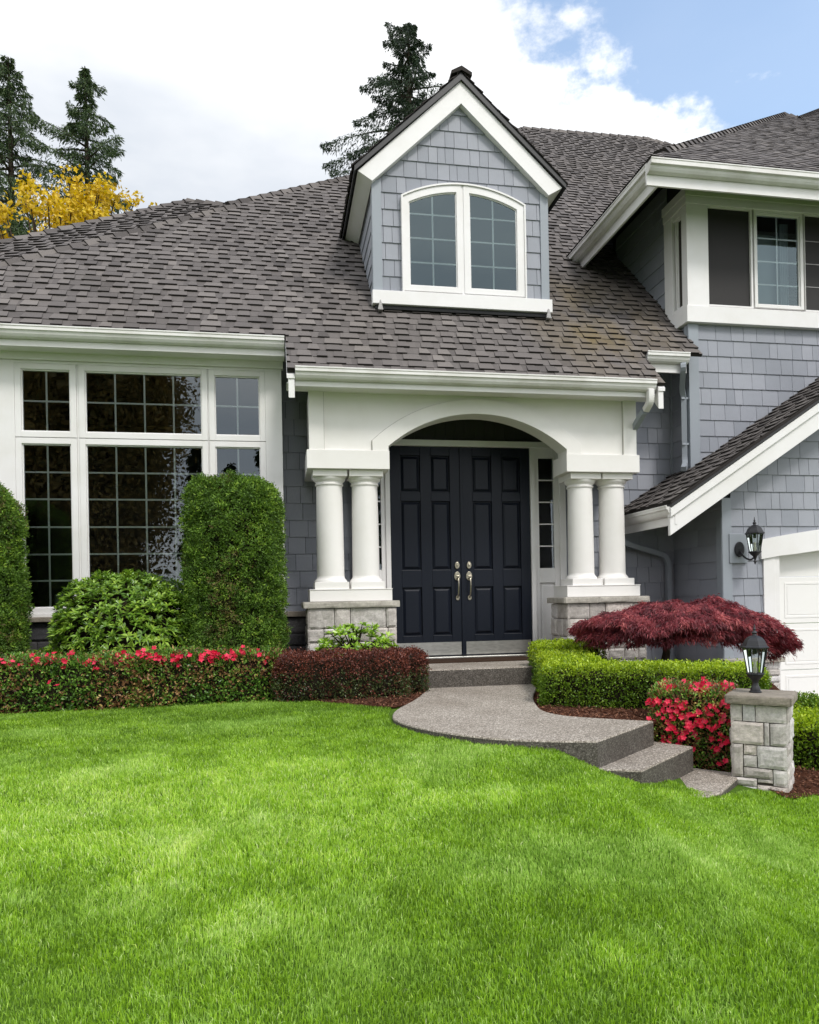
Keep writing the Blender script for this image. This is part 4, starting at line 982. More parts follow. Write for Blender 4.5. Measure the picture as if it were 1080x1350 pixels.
for k, (a, b) in enumerate(((5.060, 5.621), (5.705, 6.282), (6.346, 6.92))):
    if k == 1:
        sash(None, a, b, 4.122, 5.21, 7.885, 2, 4, .040, 'glass_up', mz=[4.376, 4.654, 4.932])
    else:
        mb = MB(); fw = .022
        mb.box(a - fw + .019, a + .003, 7.885, 7.95, 4.066, 5.249); mb.box(b - .003, b + fw, 7.885, 7.95, 4.066, 5.249); mb.box(a + .0031, b - .0031, 7.885, 7.95, 5.235, 5.249); mb.box(a + .0031, b - .0031, 7.885, 7.95, 4.066, 4.086)
        f = part(mb, 'window', 'white', bevel=.002)
        mb = MB(); mb.add([(a, 7.915, 4.08), (b, 7.915, 4.08), (b, 7.915, 5.24), (a, 7.915, 5.24)], [(0, 1, 2, 3)]); part(mb, 'insect_screen', 'screen', f)
        if k == 2:
            mb = MB()
            for z in (4.376, 4.654, 4.932): mb.box(a, b, 7.910, 7.914, z - .004, z + .004)
            part(mb, 'muntin', 'alu', f)
mb = MB(); mb.box(4.85, 11, 7.951, 8.0, 4.05, 4.066); mb.box(4.85, 5.0, 8.0, 8.4, 4.0505, 4.056); part(mb, 'window_sill', 'white')
room(4.86, 9.0, 8.02, 10, 4.06, 5.3)
mb = MB()
for i in range(9): x = 6.14 + i * .012; mb.box(x, x + .014, 8.06 + (i % 2) * .012, 8.09 + (i % 2) * .012, 4.1, 5.2)
mb.box(5.70, 6.3, 8.2, 8.21, 4.1, 5.12); part(mb, 'curtain', 'blind')
mb = MB()
for i in range(20): z = 4.12 + i * .05; mb.box(4.90, 4.905, 8.0, 8.2, z, z + .03)
part(mb, 'blind', 'blind')

# --- garage door and its trim
GC, GR = 7.95, 17.2
def gz(x, base): return base + (math.sqrt(GR ** 2 - (x - GC) ** 2) - math.sqrt(GR ** 2 - 2.446 ** 2))
gx0 = 5.504; n = 24; gxs = [gx0 + (10.4 - gx0) * i / n for i in range(n + 1)]
mb = MB(); mb.box(5.300, 5.443, 7.315, 7.36, -.9, 1.074); mb.prism_y([(5.4435, -.9), (5.504, -.9), (5.504, 1.068), (5.4435, 1.085)], 7.325, 7.47)
part(mb, 'garage_casing', 'white', bevel=.003)
hx_ = [5.262] + [5.262 + (10.6 - 5.262) * i / n for i in range(1, n + 1)]
mb = MB(); mb.strip([(x, 1.257 + .178 * (x - 5.262) - .034 * (x - 5.262) ** 2) for x in hx_], [(x, 1.069 + .150 * (x - 5.504) - .0306 * (x - 5.504) ** 2 + (.010 if x < 5.5 else 0)) for x in hx_], lambda p, q: (p, 7.295, q), lambda p, q: (p, 7.47, q), closed=False)
part(mb, 'garage_header', 'white')
mb = MB(); zt_ = .845
for i, (a, b) in enumerate(((.845, 1.75), (.315, .842), (-.215, .312), (-.745, -.218))):
    mb.box(5.45, 10.5, 7.46, 7.5, a + .002, b - .002)
    if i:
        x = 5.66
        while x < 10:
            o4 = [(x, a + .06), (x + .98, a + .06), (x + .98, b - .06), (x, b - .06)]; i4 = [(x + .02, a + .085), (x + .96, a + .085), (x + .96, b - .085), (x + .02, b - .085)]; j4 = [(x + .035, a + .10), (x + .945, a + .10), (x + .945, b - .10), (x + .035, b - .10)]
            mb.strip(o4, i4, lambda p, q: (p, 7.456, q), lambda p, q: (p, 7.4595, q)); mb.add([(p, 7.4575, q) for p, q in j4], [(0, 1, 2, 3)]); x += 1.2
part(mb, 'garage_door', 'garage', bevel=.004)
mb = MB(); mb.box(4.885, 5.10, 7.31, 7.345, 1.00, 1.325); part(mb, 'lantern_mount', 'sidetrim', bevel=.004)

#@@THINGS
# ------------------------------------------------------------------ lantern
def lantern(root, cx, cy, z0, s=1.0, n=6, rot=.25, upright=True):
    """six-sided coach lantern, z0 = underside of the glass cage, s = scale"""
    def ring(r, z): return [(cx + r * s * math.cos(rot + 2 * PI * i / n), cy + r * s * math.sin(rot + 2 * PI * i / n), z0 + z * s) for i in range(n)]
    def loft(rs):
        mb = MB(); vs = sum([ring(r, z) for r, z in rs], []); k = len(rs)
        mb.add(vs, [tuple(range(n - 1, -1, -1)), tuple(range((k - 1) * n, k * n))] + [(j * n + i, j * n + (i + 1) % n, (j + 1) * n + (i + 1) % n, (j + 1) * n + i) for j in range(k - 1) for i in range(n)]); return mb
    rf = loft([(.086, .168), (.090, .172), (.090, .180), (.080, .186), (.074, .200), (.064, .222), (.050, .240), (.030, .252), (.018, .256)]).build('lantern_roof', M['iron'], root, bevel=.0015)
    mb = MB(); mb.lathe([(.016 * s, .254 * s), (.012 * s, .266 * s), (.019 * s, .274 * s), (.012 * s, .283 * s), (.006 * s, .290 * s), (.010 * s, .298 * s), (.005 * s, .308 * s), (.0015 * s, .335 * s)], (cx, cy, z0), 14); mb.build('finial', 'iron', rf, smooth=True)
    loft([(.044, -.012), (.060, -.008), (.060, .0), (.054, .004)]).build('cage_base', M['iron'], root, bevel=.0015)
    a, b = ring(.0485, .003), ring(.076, .170)
    mb = MB()
    for p, q in zip(a, b): mb.tube([p, q], .0042 * s, 6)
    mb.build('cage_bars', 'iron', root)
    a, b = ring(.0475, .004), ring(.075, .170); mb = MB()
    for i in range(n): j = (i + 1) % n; mb.add([a[i], a[j], b[j], b[i]], [(0, 1, 2, 3)])
    mb.build('glass_panes', 'lampglass', root)
    mb = MB(); mb.lathe([(.014 * s, .004 * s), (.014 * s, .04 * s), (.010 * s, .042 * s), (.010 * s, .085 * s), (.006 * s, .09 * s)], (cx, cy, z0), 14); mb.build('candle_sleeve', 'candle', root, smooth=True)
    mb = MB(); mb.lathe([(.012 * s, .130 * s), (.016 * s, .145 * s), (.012 * s, .168 * s)], (cx, cy, z0), 12); mb.build('lamp_socket', 'iron', root, smooth=True)

PX, PY, PYAW, PZ = 3.19, 4.45, math.radians(-43), 0.0
pu = Vector((math.cos(PYAW), math.sin(PYAW), 0)); pn = Vector((-math.sin(PYAW), math.cos(PYAW), 0)); pc = Vector((PX, PY, 0))
post = empty('stone_pillar', (PX, PY, -.68)); tag(post, 'square grey stone pillar with flat brown cap at the foot of the walkway steps', 'pillar')
hb = .150
def pbox(mb, h, z0, z1, k=1.0):
    c = [pc + pu * (i * h) + pn * (j * h) for i, j in ((-1, -1), (1, -1), (1, 1), (-1, 1))]; mb.prism_z([(q.x, q.y) for q in c], z0, z1); return mb
pbox(MB(), hb, -1.0, -.06).build('pillar_core', 'mortar', post)
# rectangles measured on the front face: u across 0..0.336, v height down from the cap
w0 = .168
rects = [(0, .072, -.175, -.062), (.072, .15, -.175, -.062), (.15, .336, -.175, -.062), (0, .20, -.325, -.175), (.20, .235, -.325, -.175), (.235, .336, -.325, -.175),
         (0, .075, -.545, -.325), (.075, .158, -.395, -.325), (.075, .158, -.475, -.395), (.158, .336, -.475, -.325), (.075, .25, -.545, -.475), (.25, .336, -.585, -.475), (0, .155, -.60, -.545), (.155, .25, -.572, -.545), (.155, .336, -.66, -.585), (0, .155, -.66, -.60), (0, .2, -.95, -.66), (.2, .336, -.95, -.66)]
rects = [(a - w0, b - w0, c, d) for a, b, c, d in rects]
mb = MB(); stone_blocks(mb, (pc - pn * (hb + .001), pu, Z_, -pn), rects, 51, .024, .008, .003)
for k, (uu, nn2) in enumerate(((pn, pu), (-pu, pn), (-pn, -pu))): stone_blocks(mb, (pc + nn2 * (hb + .001), uu, Z_, nn2), ashlar(-.168, .168, -.95, -.062, 60 + k, (.09, .16), (.10, .22)), 52 + k, .024, .008, .003)
mb.build('stone_facing', 'stone', post)
pbox(MB(), .192, -.060, PZ).build('pillar_cap', 'stonecap', post, bevel=.008)
mb = MB()
for nn2, uu in ((-pn, pu), (pu, pn), (pn, -pu), (-pu, -pn)): stone_blocks(mb, (pc + nn2 * .191, uu, Z_, nn2), [(-.190, .190, -.058, -.004)], 70, .010, .006, .001)
mb.build('cap_edge', 'stonecap', post)
lp = empty('post_lantern', (3.16, 4.47, PZ)); tag(lp, 'black six sided lantern standing on top of the stone pillar', 'lantern')
mb = MB(); mb.lathe([(.040, .001), (.040, .008), (.032, .012), (.030, .030), (.024, .042), (.018, .062), (.019, .070), (.028, .088), (.044, .104), (.050, .112), (.052, .118)], (3.16, 4.47, PZ), 20); mb.build('pedestal_base', 'iron', lp, smooth=True)
lantern(lp, 3.16, 4.47, PZ + .13, 1.0)
wl = empty('wall_lantern', (5.03, 7.31, 1.14)); tag(wl, 'black coach lantern mounted on the blue grey siding beside the garage door', 'lantern')
mb = MB(); mb.prism([(math.cos(t) * .055, math.sin(t) * .085) for t in [2 * PI * i / 24 for i in range(24)]], lambda a, b: (4.995 + a, 7.285, 1.15 + b), lambda a, b: (4.995 + a, 7.309, 1.15 + b)); mb.build('back_plate', 'iron', wl, bevel=.005)
mb = MB(); mb.tube(smooth3([(4.995, 7.29, 1.13), (5.00, 7.22, 1.06), (5.03, 7.16, 1.03), (5.06, 7.13, 1.06), (5.065, 7.13, 1.09)]), .010, 8)
mb.lathe([(.002, -.14), (.010, -.12), (.016, -.105), (.010, -.095), (.012, -.08), (.022, -.05), (.045, -.03), (.060, -.012)], (5.065, 7.13, 1.115), 16); mb.build('scroll_arm', 'iron', wl, smooth=True)
lantern(wl, 5.065, 7.13, 1.115, 1.12)
mat_ = empty('doormat', (2.1, 7.98, -.03)); tag(mat_, 'dark brown doormat lying in front of the navy double doors', 'doormat')
mb = MB(); mb.box(1.42, 2.80, 7.72, 8.17, -.0295, -.016); mb.build('mat_pile', mat_ground('coir', [(.3, (.03, .018, .012)), (.7, (.075, .045, .030))], 120), mat_, bevel=.003)

# ------------------------------------------------------------------ shrubs
def hedge(name, label, cat, boxes, mat, dens, ln, wd, amp=.05, nsc=6, depth=.03, group=None, zone=None, out_w=1.0, up_w=.5, rnd_w=.9, seed=0, inset=.045, fold=.2, core='darkwood', m_=3, spread=.012, jit=.75):
    c0 = boxes[0]; root = empty(name, (c0[0], c0[1], c0[2])); tag(root, label, cat, group); rng = np.random.default_rng(seed)
    Pa, Na = [], []
    for (cx, cy, z0, z1, hx, hy, yaw, r) in boxes:
        hz = (z1 - z0) / 2; k = int((4 * hx * hy + 8 * (hx + hy) * hz) * dens / m_ * 1.25)
        P, Nn = rbox_points(k, hx, hy, hz, r, rng); P, Nn = place(P, Nn, (cx, cy, (z0 + z1) / 2), yaw); Pa.append(P); Na.append(Nn)
        core_box('branches', (cx, cy, (z0 + z1) / 2 - inset * .2), yaw, hx - inset, hy - inset, hz - inset * .8, max(.02, r - inset * .5), root, (c0[0], c0[1], c0[2]), core)
    P = np.concatenate(Pa); Nn = np.concatenate(Na); k = len(P)
    P = P + Nn * ((vnoise(P, nsc, seed, 3) - .5) * 2 * amp - rng.exponential(depth, k).clip(0, depth * 3.5) + .012)[:, None]
    D = norm(Nn * out_w + Z3 * up_w + rand_dir(k, rng) * rnd_w)
    r = rng.normal(.45, .22, k) + (vnoise(P, 9, seed + 3, 2) - .5) * .6
    z = zone(P, Nn, rng) if zone is not None else np.zeros(k)
    P, Nn, D, r, z = (np.repeat(q, m_, 0) for q in (P, Nn, D, r, z)); k = len(P)
    P = P + rng.normal(size=(k, 3)) * spread; D = norm(D + rand_dir(k, rng) * jit); fn = norm(Nn + rand_dir(k, rng) * .9); r = np.clip(r + rng.normal(0, .12, k), 0, 1)
    leaf_obj('foliage', P, D, Nn * .6 + fn * .4 if False else fn, ln * rng.uniform(.7, 1.25, k), wd * rng.uniform(.75, 1.2, k), r, z, mat, root, (c0[0], c0[1], c0[2]), fold)
    return root
def flowers(root, org, pts, per, spread, size, mat='petal', seed=0, name='blossoms'):
    rng = np.random.default_rng(seed); Ps, Ds, Ns = [], [], []
    for (c, nrm_) in pts:
        for _ in range(per):
            p = np.array(c) + rng.normal(size=3) * spread; n0 = np.array(nrm_) + rng.normal(size=3) * .45; n0 /= np.linalg.norm(n0)
            a = np.cross(n0, [0.3, .2, 1.0]); a /= np.linalg.norm(a); b = np.cross(n0, a); o = rng.uniform(0, 2)
            for q in range(5):
                t = o + 2 * PI * q / 5; Ps.append(p); Ds.append((a * math.cos(t) + b * math.sin(t)) + n0 * .35); Ns.append(n0)
    k = len(Ps); P = np.array(Ps); rr_ = np.repeat(rng.uniform(0, 1, k // 5), 5)
    leaf_obj(name, P, np.array(Ds), np.array(Ns), size * rng.uniform(.85, 1.15, k), size * .85, rr_, np.zeros(k), mat, root, org, .12)

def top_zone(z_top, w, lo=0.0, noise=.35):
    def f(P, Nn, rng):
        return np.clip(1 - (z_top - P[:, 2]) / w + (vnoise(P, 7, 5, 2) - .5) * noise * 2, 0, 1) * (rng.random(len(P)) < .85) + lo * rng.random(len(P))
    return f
def rand_zone(frac, sc=5, seed=2):
    return lambda P, Nn, rng: ((vnoise(P, sc, seed, 2) + rng.normal(0, .15, len(P))) > (1 - frac)).astype(float)
# boxwood, clipped in an L along the path
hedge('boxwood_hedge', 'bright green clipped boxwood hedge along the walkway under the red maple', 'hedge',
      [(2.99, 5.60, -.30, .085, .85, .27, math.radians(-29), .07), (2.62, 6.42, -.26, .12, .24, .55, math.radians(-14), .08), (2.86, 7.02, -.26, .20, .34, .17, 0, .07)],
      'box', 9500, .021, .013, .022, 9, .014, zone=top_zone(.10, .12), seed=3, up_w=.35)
# azalea hedge on the left with pink-red flowers
def az_zone(P, Nn, rng):
    top = np.clip(1 - (.20 - P[:, 2]) / .09, 0, 1); return np.where(rng.random(len(P)) < .38 * (1 - top * .6) * (vnoise(P, 3.2, 9, 2) > .42) + .10, 1.0, 0) 
azh = hedge('azalea_hedge', 'long low azalea hedge with pink red flowers below the big front window', 'hedge',
            [(-2.55, 6.98, -.26, .215, 1.35, .33, math.radians(-1.0), .08), (-.62, 6.98, -.26, .225, .62, .30, math.radians(2), .09)], 'azalea', 6000, .030, .016, .035, 7, .022, zone=az_zone, seed=5, up_w=.6)
Lx = lambda px: -2.33 + px * .00628
fl = []
for px, zz, nn_c in ((-30, .2, 2), (4, .20, 3), (12, .18, 3), (62, .19, 1), (72, .19, 1), (118, .20, 3), (128, .18, 3), (131, .13, 1), (146, .20, 1), (150, .23, 2), (158, .21, 3), (165, .18, 3), (172, .16, 3), (179, .22, 3), (188, .24, 3), (194, .20, 4), (199, .23, 3), (206, .20, 4), (213, .23, 2), (229, .19, 3), (238, .17, 2), (264, .20, 3), (270, .20, 3), (277, .21, 3), (286, .20, 3), (296, .21, 3), (303, .17, 3), (306, .22, 2), (313, .21, 3), (318, .20, 2), (348, .19, 2), (70, .02, 1)):
    for _ in range(max(1, nn_c - 1)): fl.append(((Lx(px) + random.gauss(0, .02), 6.66 - .05 + random.uniform(0, .12) * (zz > .1), zz + random.gauss(0, .012)), (0, -.8, .6)))
for _ in range(46):
    px = random.uniform(-20, 352); fl.append(((Lx(px), 6.64 + random.uniform(-.01, .25), .20 + random.gauss(0, .02)), (0, -.7, .7)))
flowers(azh, tuple(WO[azh.name]), fl, 2, .022, .028, seed=2)
# dark red barberry
hedge('barberry_hedge', 'low dark maroon barberry hedge at the left of the walkway landing', 'hedge',
      [(.55, 6.86, -.27, .175, .60, .28, 0, .10), (1.18, 7.04, -.27, .16, .20, .24, 0, .09), (.02, 6.98, -.27, .16, .18, .24, 0, .1)], 'barberry', 8500, .020, .012, .030, 8, .018,
      zone=lambda P, Nn, rng: np.where(rng.random(len(P)) < np.clip((.05 - P[:, 2]) / .16, 0, .75), 1.0, 0), seed=7, up_w=.7)
# red azalea cube by the pillar
azb = hedge('azalea_bush', 'square azalea bush full of red flowers against the stone pillar', 'bush',
            [(2.97, 4.90, -.60, -.005, .265, .20, math.radians(-38), .06)], 'azalea', 9000, .024, .013, .02, 9, .016, zone=lambda P, Nn, rng: np.where(rng.random(len(P)) < .45, 1.0, 0), seed=9, up_w=.5)
fl = []; rng_ = np.random.default_rng(4); cb, sb = math.cos(math.radians(-38)), math.sin(math.radians(-38))
for i in range(104):
    a = rng_.uniform(-.26, .26); fz = rng_.beta(3.4, .55) if i < 72 else rng_.uniform(.1, .8); b = -.215
    if fz > .86: b = rng_.uniform(-.19, .17); fz = 1.0
    x = 2.97 + a * cb - b * sb; y = 4.90 + a * sb + b * cb; fl.append(((x, y, -.58 + fz * .575), (sb * -b * 2 - .45, -.8, .4)))
flowers(azb, tuple(WO[azb.name]), fl, 3, .016, .024, seed=8)
# clipped arborvitae columns
for nm, lab, c, sd_ in (('arborvitae', 'tall clipped arborvitae column between the big window and the portico', (-.42, 7.32, -.28, 1.85, .442, .40, 0, .30), 11),
                        ('arborvitae', 'tall arborvitae column cut off by the left edge of the photo', (-2.80, 7.25, -.28, 1.79, .46, .42, 0, .36), 12)):
    hedge(nm, lab, 'evergreen', [c], 'arb', 15000, .030, .010, .085, 8, .045, 'clipped arborvitae columns', zone=rand_zone(.16, 3, sd_), seed=sd_, up_w=.55, rnd_w=.9, inset=.10, fold=.35, m_=9, spread=.014, jit=1.0)
# rhododendrons: whorls of long leaves
def whorls(name, label, cat, c, R_, n, ln, wd, mat, seed, leaves=9, group=None):
    rng = np.random.default_rng(seed); root = empty(name, (c[0], c[1], c[2])); tag(root, label, cat, group)
    d = rand_dir(n * 2, rng); d = d[d[:, 2] > -.45][:n]; n = len(d)
    sh = 1 + (vnoise(d, 2.2, seed, 2) - .5) * .35
    Pc = np.array(c) + d * R_ * sh[:, None] * rng.uniform(.82, 1.03, n)[:, None]; Pc[:, 2] = np.maximum(Pc[:, 2], c[2] - .1)
    ax_ = norm(d * [1, 1, 1] + Z3 * .7 + rand_dir(n, rng) * .35)
    P = np.repeat(Pc, leaves, 0); A = np.repeat(ax_, leaves, 0); k = len(P)
    T = norm(np.cross(A, rand_dir(k, rng))); el = rng.uniform(.10, 1.05, k)[:, None]; Dd = norm(T * np.cos(el) + A * np.sin(el)); Nf = norm(A - Dd * np.sum(A * Dd, 1, keepdims=True) + rand_dir(k, rng) * .2)
    r = np.clip(np.repeat(rng.normal(.4, .15, n), leaves) + rng.normal(0, .16, k) + el[:, 0] * .25, 0, 1)
    leaf_obj('foliage', P, Dd, Nf, ln * rng.uniform(.7, 1.15, k), wd * rng.uniform(.8, 1.1, k), r, np.zeros(k), mat, root, c, .10, .5)
    mb = MB()
    for i in range(0, n, 3): mb.tube([(c[0] + random.uniform(-.05, .05), c[1], c[2] - .05), tuple(np.array(c) * .45 + Pc[i] * .55 + [0, 0, .03]), tuple(Pc[i])], [.012, .008, .004], 5)
    mb.build('stems', 'darkwood', root)
    mb = MB(); nu, nv = 18, 8; vs = []
    for j in range(nv + 1):
        th = (j / nv - .35) * PI / 1.3 
        for i in range(nu):
            ph = 2 * PI * i / nu; q = np.array([math.cos(th) * math.cos(ph), math.cos(th) * math.sin(ph), math.sin(th)]); s_ = (.72 if n > 300 else .5) * (1 + .12 * random.random())
            vs.append((c[0] + q[0] * R_[0] * s_, c[1] + q[1] * R_[1] * s_, c[2] + q[2] * R_[2] * s_))
    mb.add(vs, [(j * nu + i, j * nu + (i + 1) % nu, (j + 1) * nu + (i + 1) % nu, (j + 1) * nu + i) for j in range(nv) for i in range(nu)]); mb.build('branches', 'darkwood', root, smooth='all')
    return root
whorls('rhododendron', 'large rounded green rhododendron in front of the big window', 'bush', (-1.46, 7.38, .22), np.array([.68, .50, .80]), 2300, .070, .021, 'rhodo', 21, 9)
whorls('young_rhododendron', 'small light green rhododendron in front of the left stone pedestal', 'bush', (.72, 7.16, .04), np.array([.40, .18, .40]), 210, .080, .026, 'rhodolight', 22, 9)
whorls('low_shrub', 'low green shrub between the arborvitae columns below the window ledge', 'bush', (-2.1, 7.42, .0), np.array([.35, .25, .30]), 90, .09, .028, 'rhodo', 23, 9)
# right of the pillar
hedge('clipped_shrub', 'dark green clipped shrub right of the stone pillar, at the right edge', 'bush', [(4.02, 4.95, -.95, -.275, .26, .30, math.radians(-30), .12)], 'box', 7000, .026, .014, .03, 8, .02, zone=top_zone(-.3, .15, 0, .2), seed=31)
hedge('round_shrub', 'small round green shrub behind the clipped shrub in front of the garage', 'bush', [(4.56, 5.75, -.75, -.25, .27, .25, 0, .22)], 'box', 7000, .024, .014, .03, 8, .02, zone=rand_zone(.3), seed=32)

# ------------------------------------------------------------------ laceleaf maple
def maple():
    rng = np.random.default_rng(41); c = np.array([3.86, 6.45, .12]); root = empty('japanese_maple', (3.62, 6.50, -.24)); tag(root, 'low umbrella shaped laceleaf maple with dark red feathery leaves by the garage', 'maple tree')
    mb = MB(); tr = [(3.62, 6.50, -.30), (3.60, 6.49, -.08), (3.64, 6.47, .12), (3.60, 6.46, .28)]; mb.tube(smooth3(tr), [.045 - .0012 * i for i in range(13)], 10); mb.build('trunk', 'bark', root, smooth='all')
    mb = MB()
    for i in range(16):
        a = 2 * PI * i / 16 + rng.uniform(-.2, .2); L_ = rng.uniform(.6, .95); ex, ey = 3.86 + math.cos(a) * 1.0 * L_, 6.45 + math.sin(a) * .5 * L_
        mb.tube(smooth3([(3.61, 6.46, .22), (3.62 + (ex - 3.62) * .4, 6.46 + (ey - 6.46) * .4, .38), (ex * .8 + 3.62 * .2, ey * .8 + 6.46 * .2, .36), (ex, ey, .24)]), [.022 - .0014 * j for j in range(13)], 6)
    mb.build('limbs', 'bark', root, smooth='all')
    Ps, Ns = [], []
    for ly, (hx, hy, zt, drop, k) in enumerate(((1.15, .66, .555, .18, 7000), (1.10, .60, .47, .16, 4600), (1.0, .54, .38, .11, 3400))):
        rho = np.sqrt(rng.random(k)); ph = rng.uniform(0, 2 * PI, k); ex = np.cos(ph); ey = np.sin(ph)
        skew = np.where(ex > 0, 1.02, .92); x = c[0] - .09 + rho * ex * hx * skew; y = c[1] + rho * ey * hy
        hgt = zt - drop * rho ** 3.0 - np.where(ex > 0, .24, .03) * (rho * ex) ** 2
        P = np.c_[x, y, hgt]; P[:, 2] += (vnoise(P * [1, 1, 0], 3.3, 4 + ly, 2) - .5) * .13 + (vnoise(P * [1, 1, 0], 7.5, 14 + ly, 2) - .5) * .15
        P[:, 2] += .02 - (vnoise(P * [1, 1, 0], 5.5, 24 + ly, 2) > .60) * .035
        Ps.append(P); Ns.append(norm(np.c_[ex * rho * 1.0, ey * rho * 1.0, 1 - rho * .5]))
    P = np.concatenate(Ps); Nn = np.concatenate(Ns); k = len(P); m_ = 7
    cl = np.clip((vnoise(P, 14, 7, 2) - .5) * 1.3 + rng.normal(.42, .16, k), 0, 1)
    P = np.repeat(P, m_, 0) + rng.normal(size=(k * m_, 3)) * .012; Nn = np.repeat(Nn, m_, 0); kk = len(P)
    out_ = norm(Nn * [1, 1, 0] + rand_dir(kk, rng) * [.7, .7, 0] + 1e-4); D = norm(out_ * rng.uniform(.2, 1.2, kk)[:, None] - Z3 * rng.uniform(-.1, 1.0, kk)[:, None] + Nn * .25 + rand_dir(kk, rng) * .6)
    leaf_obj('foliage', P, D, norm(Nn + rand_dir(kk, rng) * .5), .045 * rng.uniform(.5, 1.3, kk), .0065 * rng.uniform(.7, 1.4, kk), np.clip(np.repeat(cl, m_) + rng.normal(0, .1, kk), 0, 1), np.zeros(kk), 'maple', root, (3.62, 6.50, -.24), .2, .8)
maple()

# ------------------------------------------------------------------ trees
def conifer(name, label, cat, x, y, z0, z1, R_, seed, mat='needle', crown0=None, nb=150, per=120, card=(.34, .10), droop=.6, p=.8, group=None, gap=.0, rise=.25, wid=.34, asym=0.0, lvar=(.35, 1.25)):
    rng = np.random.default_rng(seed); root = empty(name, (x, y, z0)); tag(root, label, cat, group)
    crown0 = crown0 if crown0 is not None else z0 + (z1 - z0) * .15; H_ = z1 - crown0
    mb = MB(); mb.tube([(x, y, z0), (x + .05, y, (z0 + z1) / 2), (x, y, z1 - .15), (x, y, z1)], [.35, .2, .04, .015], 8); mb.build('trunk', 'bark', root, smooth='all')
    bb = MB(); Ps, Ds, Rr = [], [], []
    for i in range(nb):
        t = 1 - ((i + rng.random()) / nb) ** 1.1; t = min(t, .992); az_ = i * 2.399 + rng.normal(0, .3); z = crown0 + H_ * t; L_ = R_ * (1 - t) ** p * rng.uniform(*lvar) * (1 - asym * math.cos(az_)) + .05
        if rng.random() < gap: L_ *= .45
        d = np.array([math.cos(az_), math.sin(az_), 0]); lat = np.array([-d[1], d[0], 0])
        def pt(s): return np.array([x, y, z]) + d * L_ * s + np.array([0, 0, 1]) * L_ * (rise * s - droop * s * s + (.18 * s ** 4 if droop > .3 else 0))
        bb.tube([tuple(pt(0)), tuple(pt(.5)), tuple(pt(1))], [.03 + .012 * L_, .02, .006], 4)
        k = int(per * (.10 + 1.15 * L_ / R_)); s = rng.uniform(.08, 1.03, k) ** .75; wdt = wid * L_ * np.sin(np.clip(s, 0, 1) * PI * .82 + .35).clip(.1, 1); q = rng.uniform(-1, 1, k)
        base = np.array([pt(a) for a in s]); P = base + lat * (q * wdt)[:, None] + np.array([0, 0, -1]) * (np.abs(q) * wdt * .35 + rng.exponential(.05, k))[:, None] + d * (-np.abs(q) * wdt * .2)[:, None]
        D = d * .6 + lat * q[:, None] * .9 + np.array([0, 0, -1]) * rng.uniform(.1, 1.0, k)[:, None] + rng.normal(size=(k, 3)) * .3
        Ps.append(P); Ds.append(D); Rr.append(np.clip(rng.normal(.4, .22, k) + s * .15, 0, 1))
    bb.build('limbs', 'bark', root)
    P = np.concatenate(Ps); D = np.concatenate(Ds); k = len(P)
    leaf_obj('foliage', P, D, rand_dir(k, rng) + Z3 * .6, card[0] * rng.uniform(.6, 1.2, k), card[1] * rng.uniform(.6, 1.3, k), np.concatenate(Rr), np.zeros(k), mat, root, (x, y, z0), .25, .4)
    return root
conifer('fir_tree', 'dark fir with drooping branches rising behind the dormer', 'fir tree', 4.95, 26, -1.5, 21.45, 4.9, 61, 'needle', 11.0, 130, 1000, (.13, .036), .45, .60, rise=.28, wid=.20, asym=.16, lvar=(.35, 1.12), gap=.30)
conifer('cedar_tree', 'tall green cedar at the left edge behind the roof', 'cedar tree', -9.75, 30, -1.5, 21.5, 5.0, 62, 'cedar', 9.0, 150, 620, (.16, .038), .50, .78, 'cedars behind the house', rise=.42, wid=.22, gap=.25)
conifer('cedar_tree', 'tall green cedar right of its twin, pointed top above the yellow tree', 'cedar tree', -7.02, 30, -1.5, 21.45, 4.6, 63, 'cedar', 9.0, 145, 620, (.16, .038), .50, .78, 'cedars behind the house', rise=.45, wid=.22, gap=.25)
def bushy(name, label, cat, x, y, z0, c, R_, seed, mat, ncl=90, per=160, card=(.12, .08), spread=.35, group=None, shell=.5, tr=.22):
    rng = np.random.default_rng(seed); root = empty(name, (x, y, z0)); tag(root, label, cat, group)
    d = rand_dir(ncl, rng) * (rng.uniform(shell, 1, ncl) ** .6)[:, None]; C_ = np.array(c) + d * R_
    mb = MB(); mb.tube([(x, y, z0), (x, y, (z0 + c[2]) / 2), (c[0], c[1], c[2])], [tr, tr * .8, tr * .5], 8); mb.build('trunk', 'bark', root, smooth='all')
    mb = MB()
    for q in C_:
        f = rng.uniform(.2, .7); s0 = np.array([x + (c[0] - x) * f, y, z0 + (c[2] - z0) * (.5 + f * .5)]); m_ = (s0 + q) / 2 + [0, 0, .2]; mb.tube([tuple(s0), tuple(m_), tuple(q)], [tr * .25, tr * .14, .012], 4)
    mb.build('limbs', 'bark', root)
    P = np.repeat(C_, per, 0) + rng.normal(size=(ncl * per, 3)) * spread; k = len(P)
    leaf_obj('foliage', P, rand_dir(k, rng), rand_dir(k, rng), card[0] * rng.uniform(.6, 1.3, k), card[1] * rng.uniform(.6, 1.3, k), np.clip(np.repeat(rng.normal(.5, .15, ncl), per) + rng.normal(0, .22, k), 0, 1), np.zeros(k), mat, root, (x, y, z0), .2)
bushy('yellow_tree', 'spreading tree with yellow spring foliage beyond the left roof', 'tree', -5.2, 18, -1.5, (-4.6, 18.2, 6.9), np.array([4.7, 2.2, 3.6]), 71, 'yellow', 470, 75, (.10, .08), .12, shell=.35)
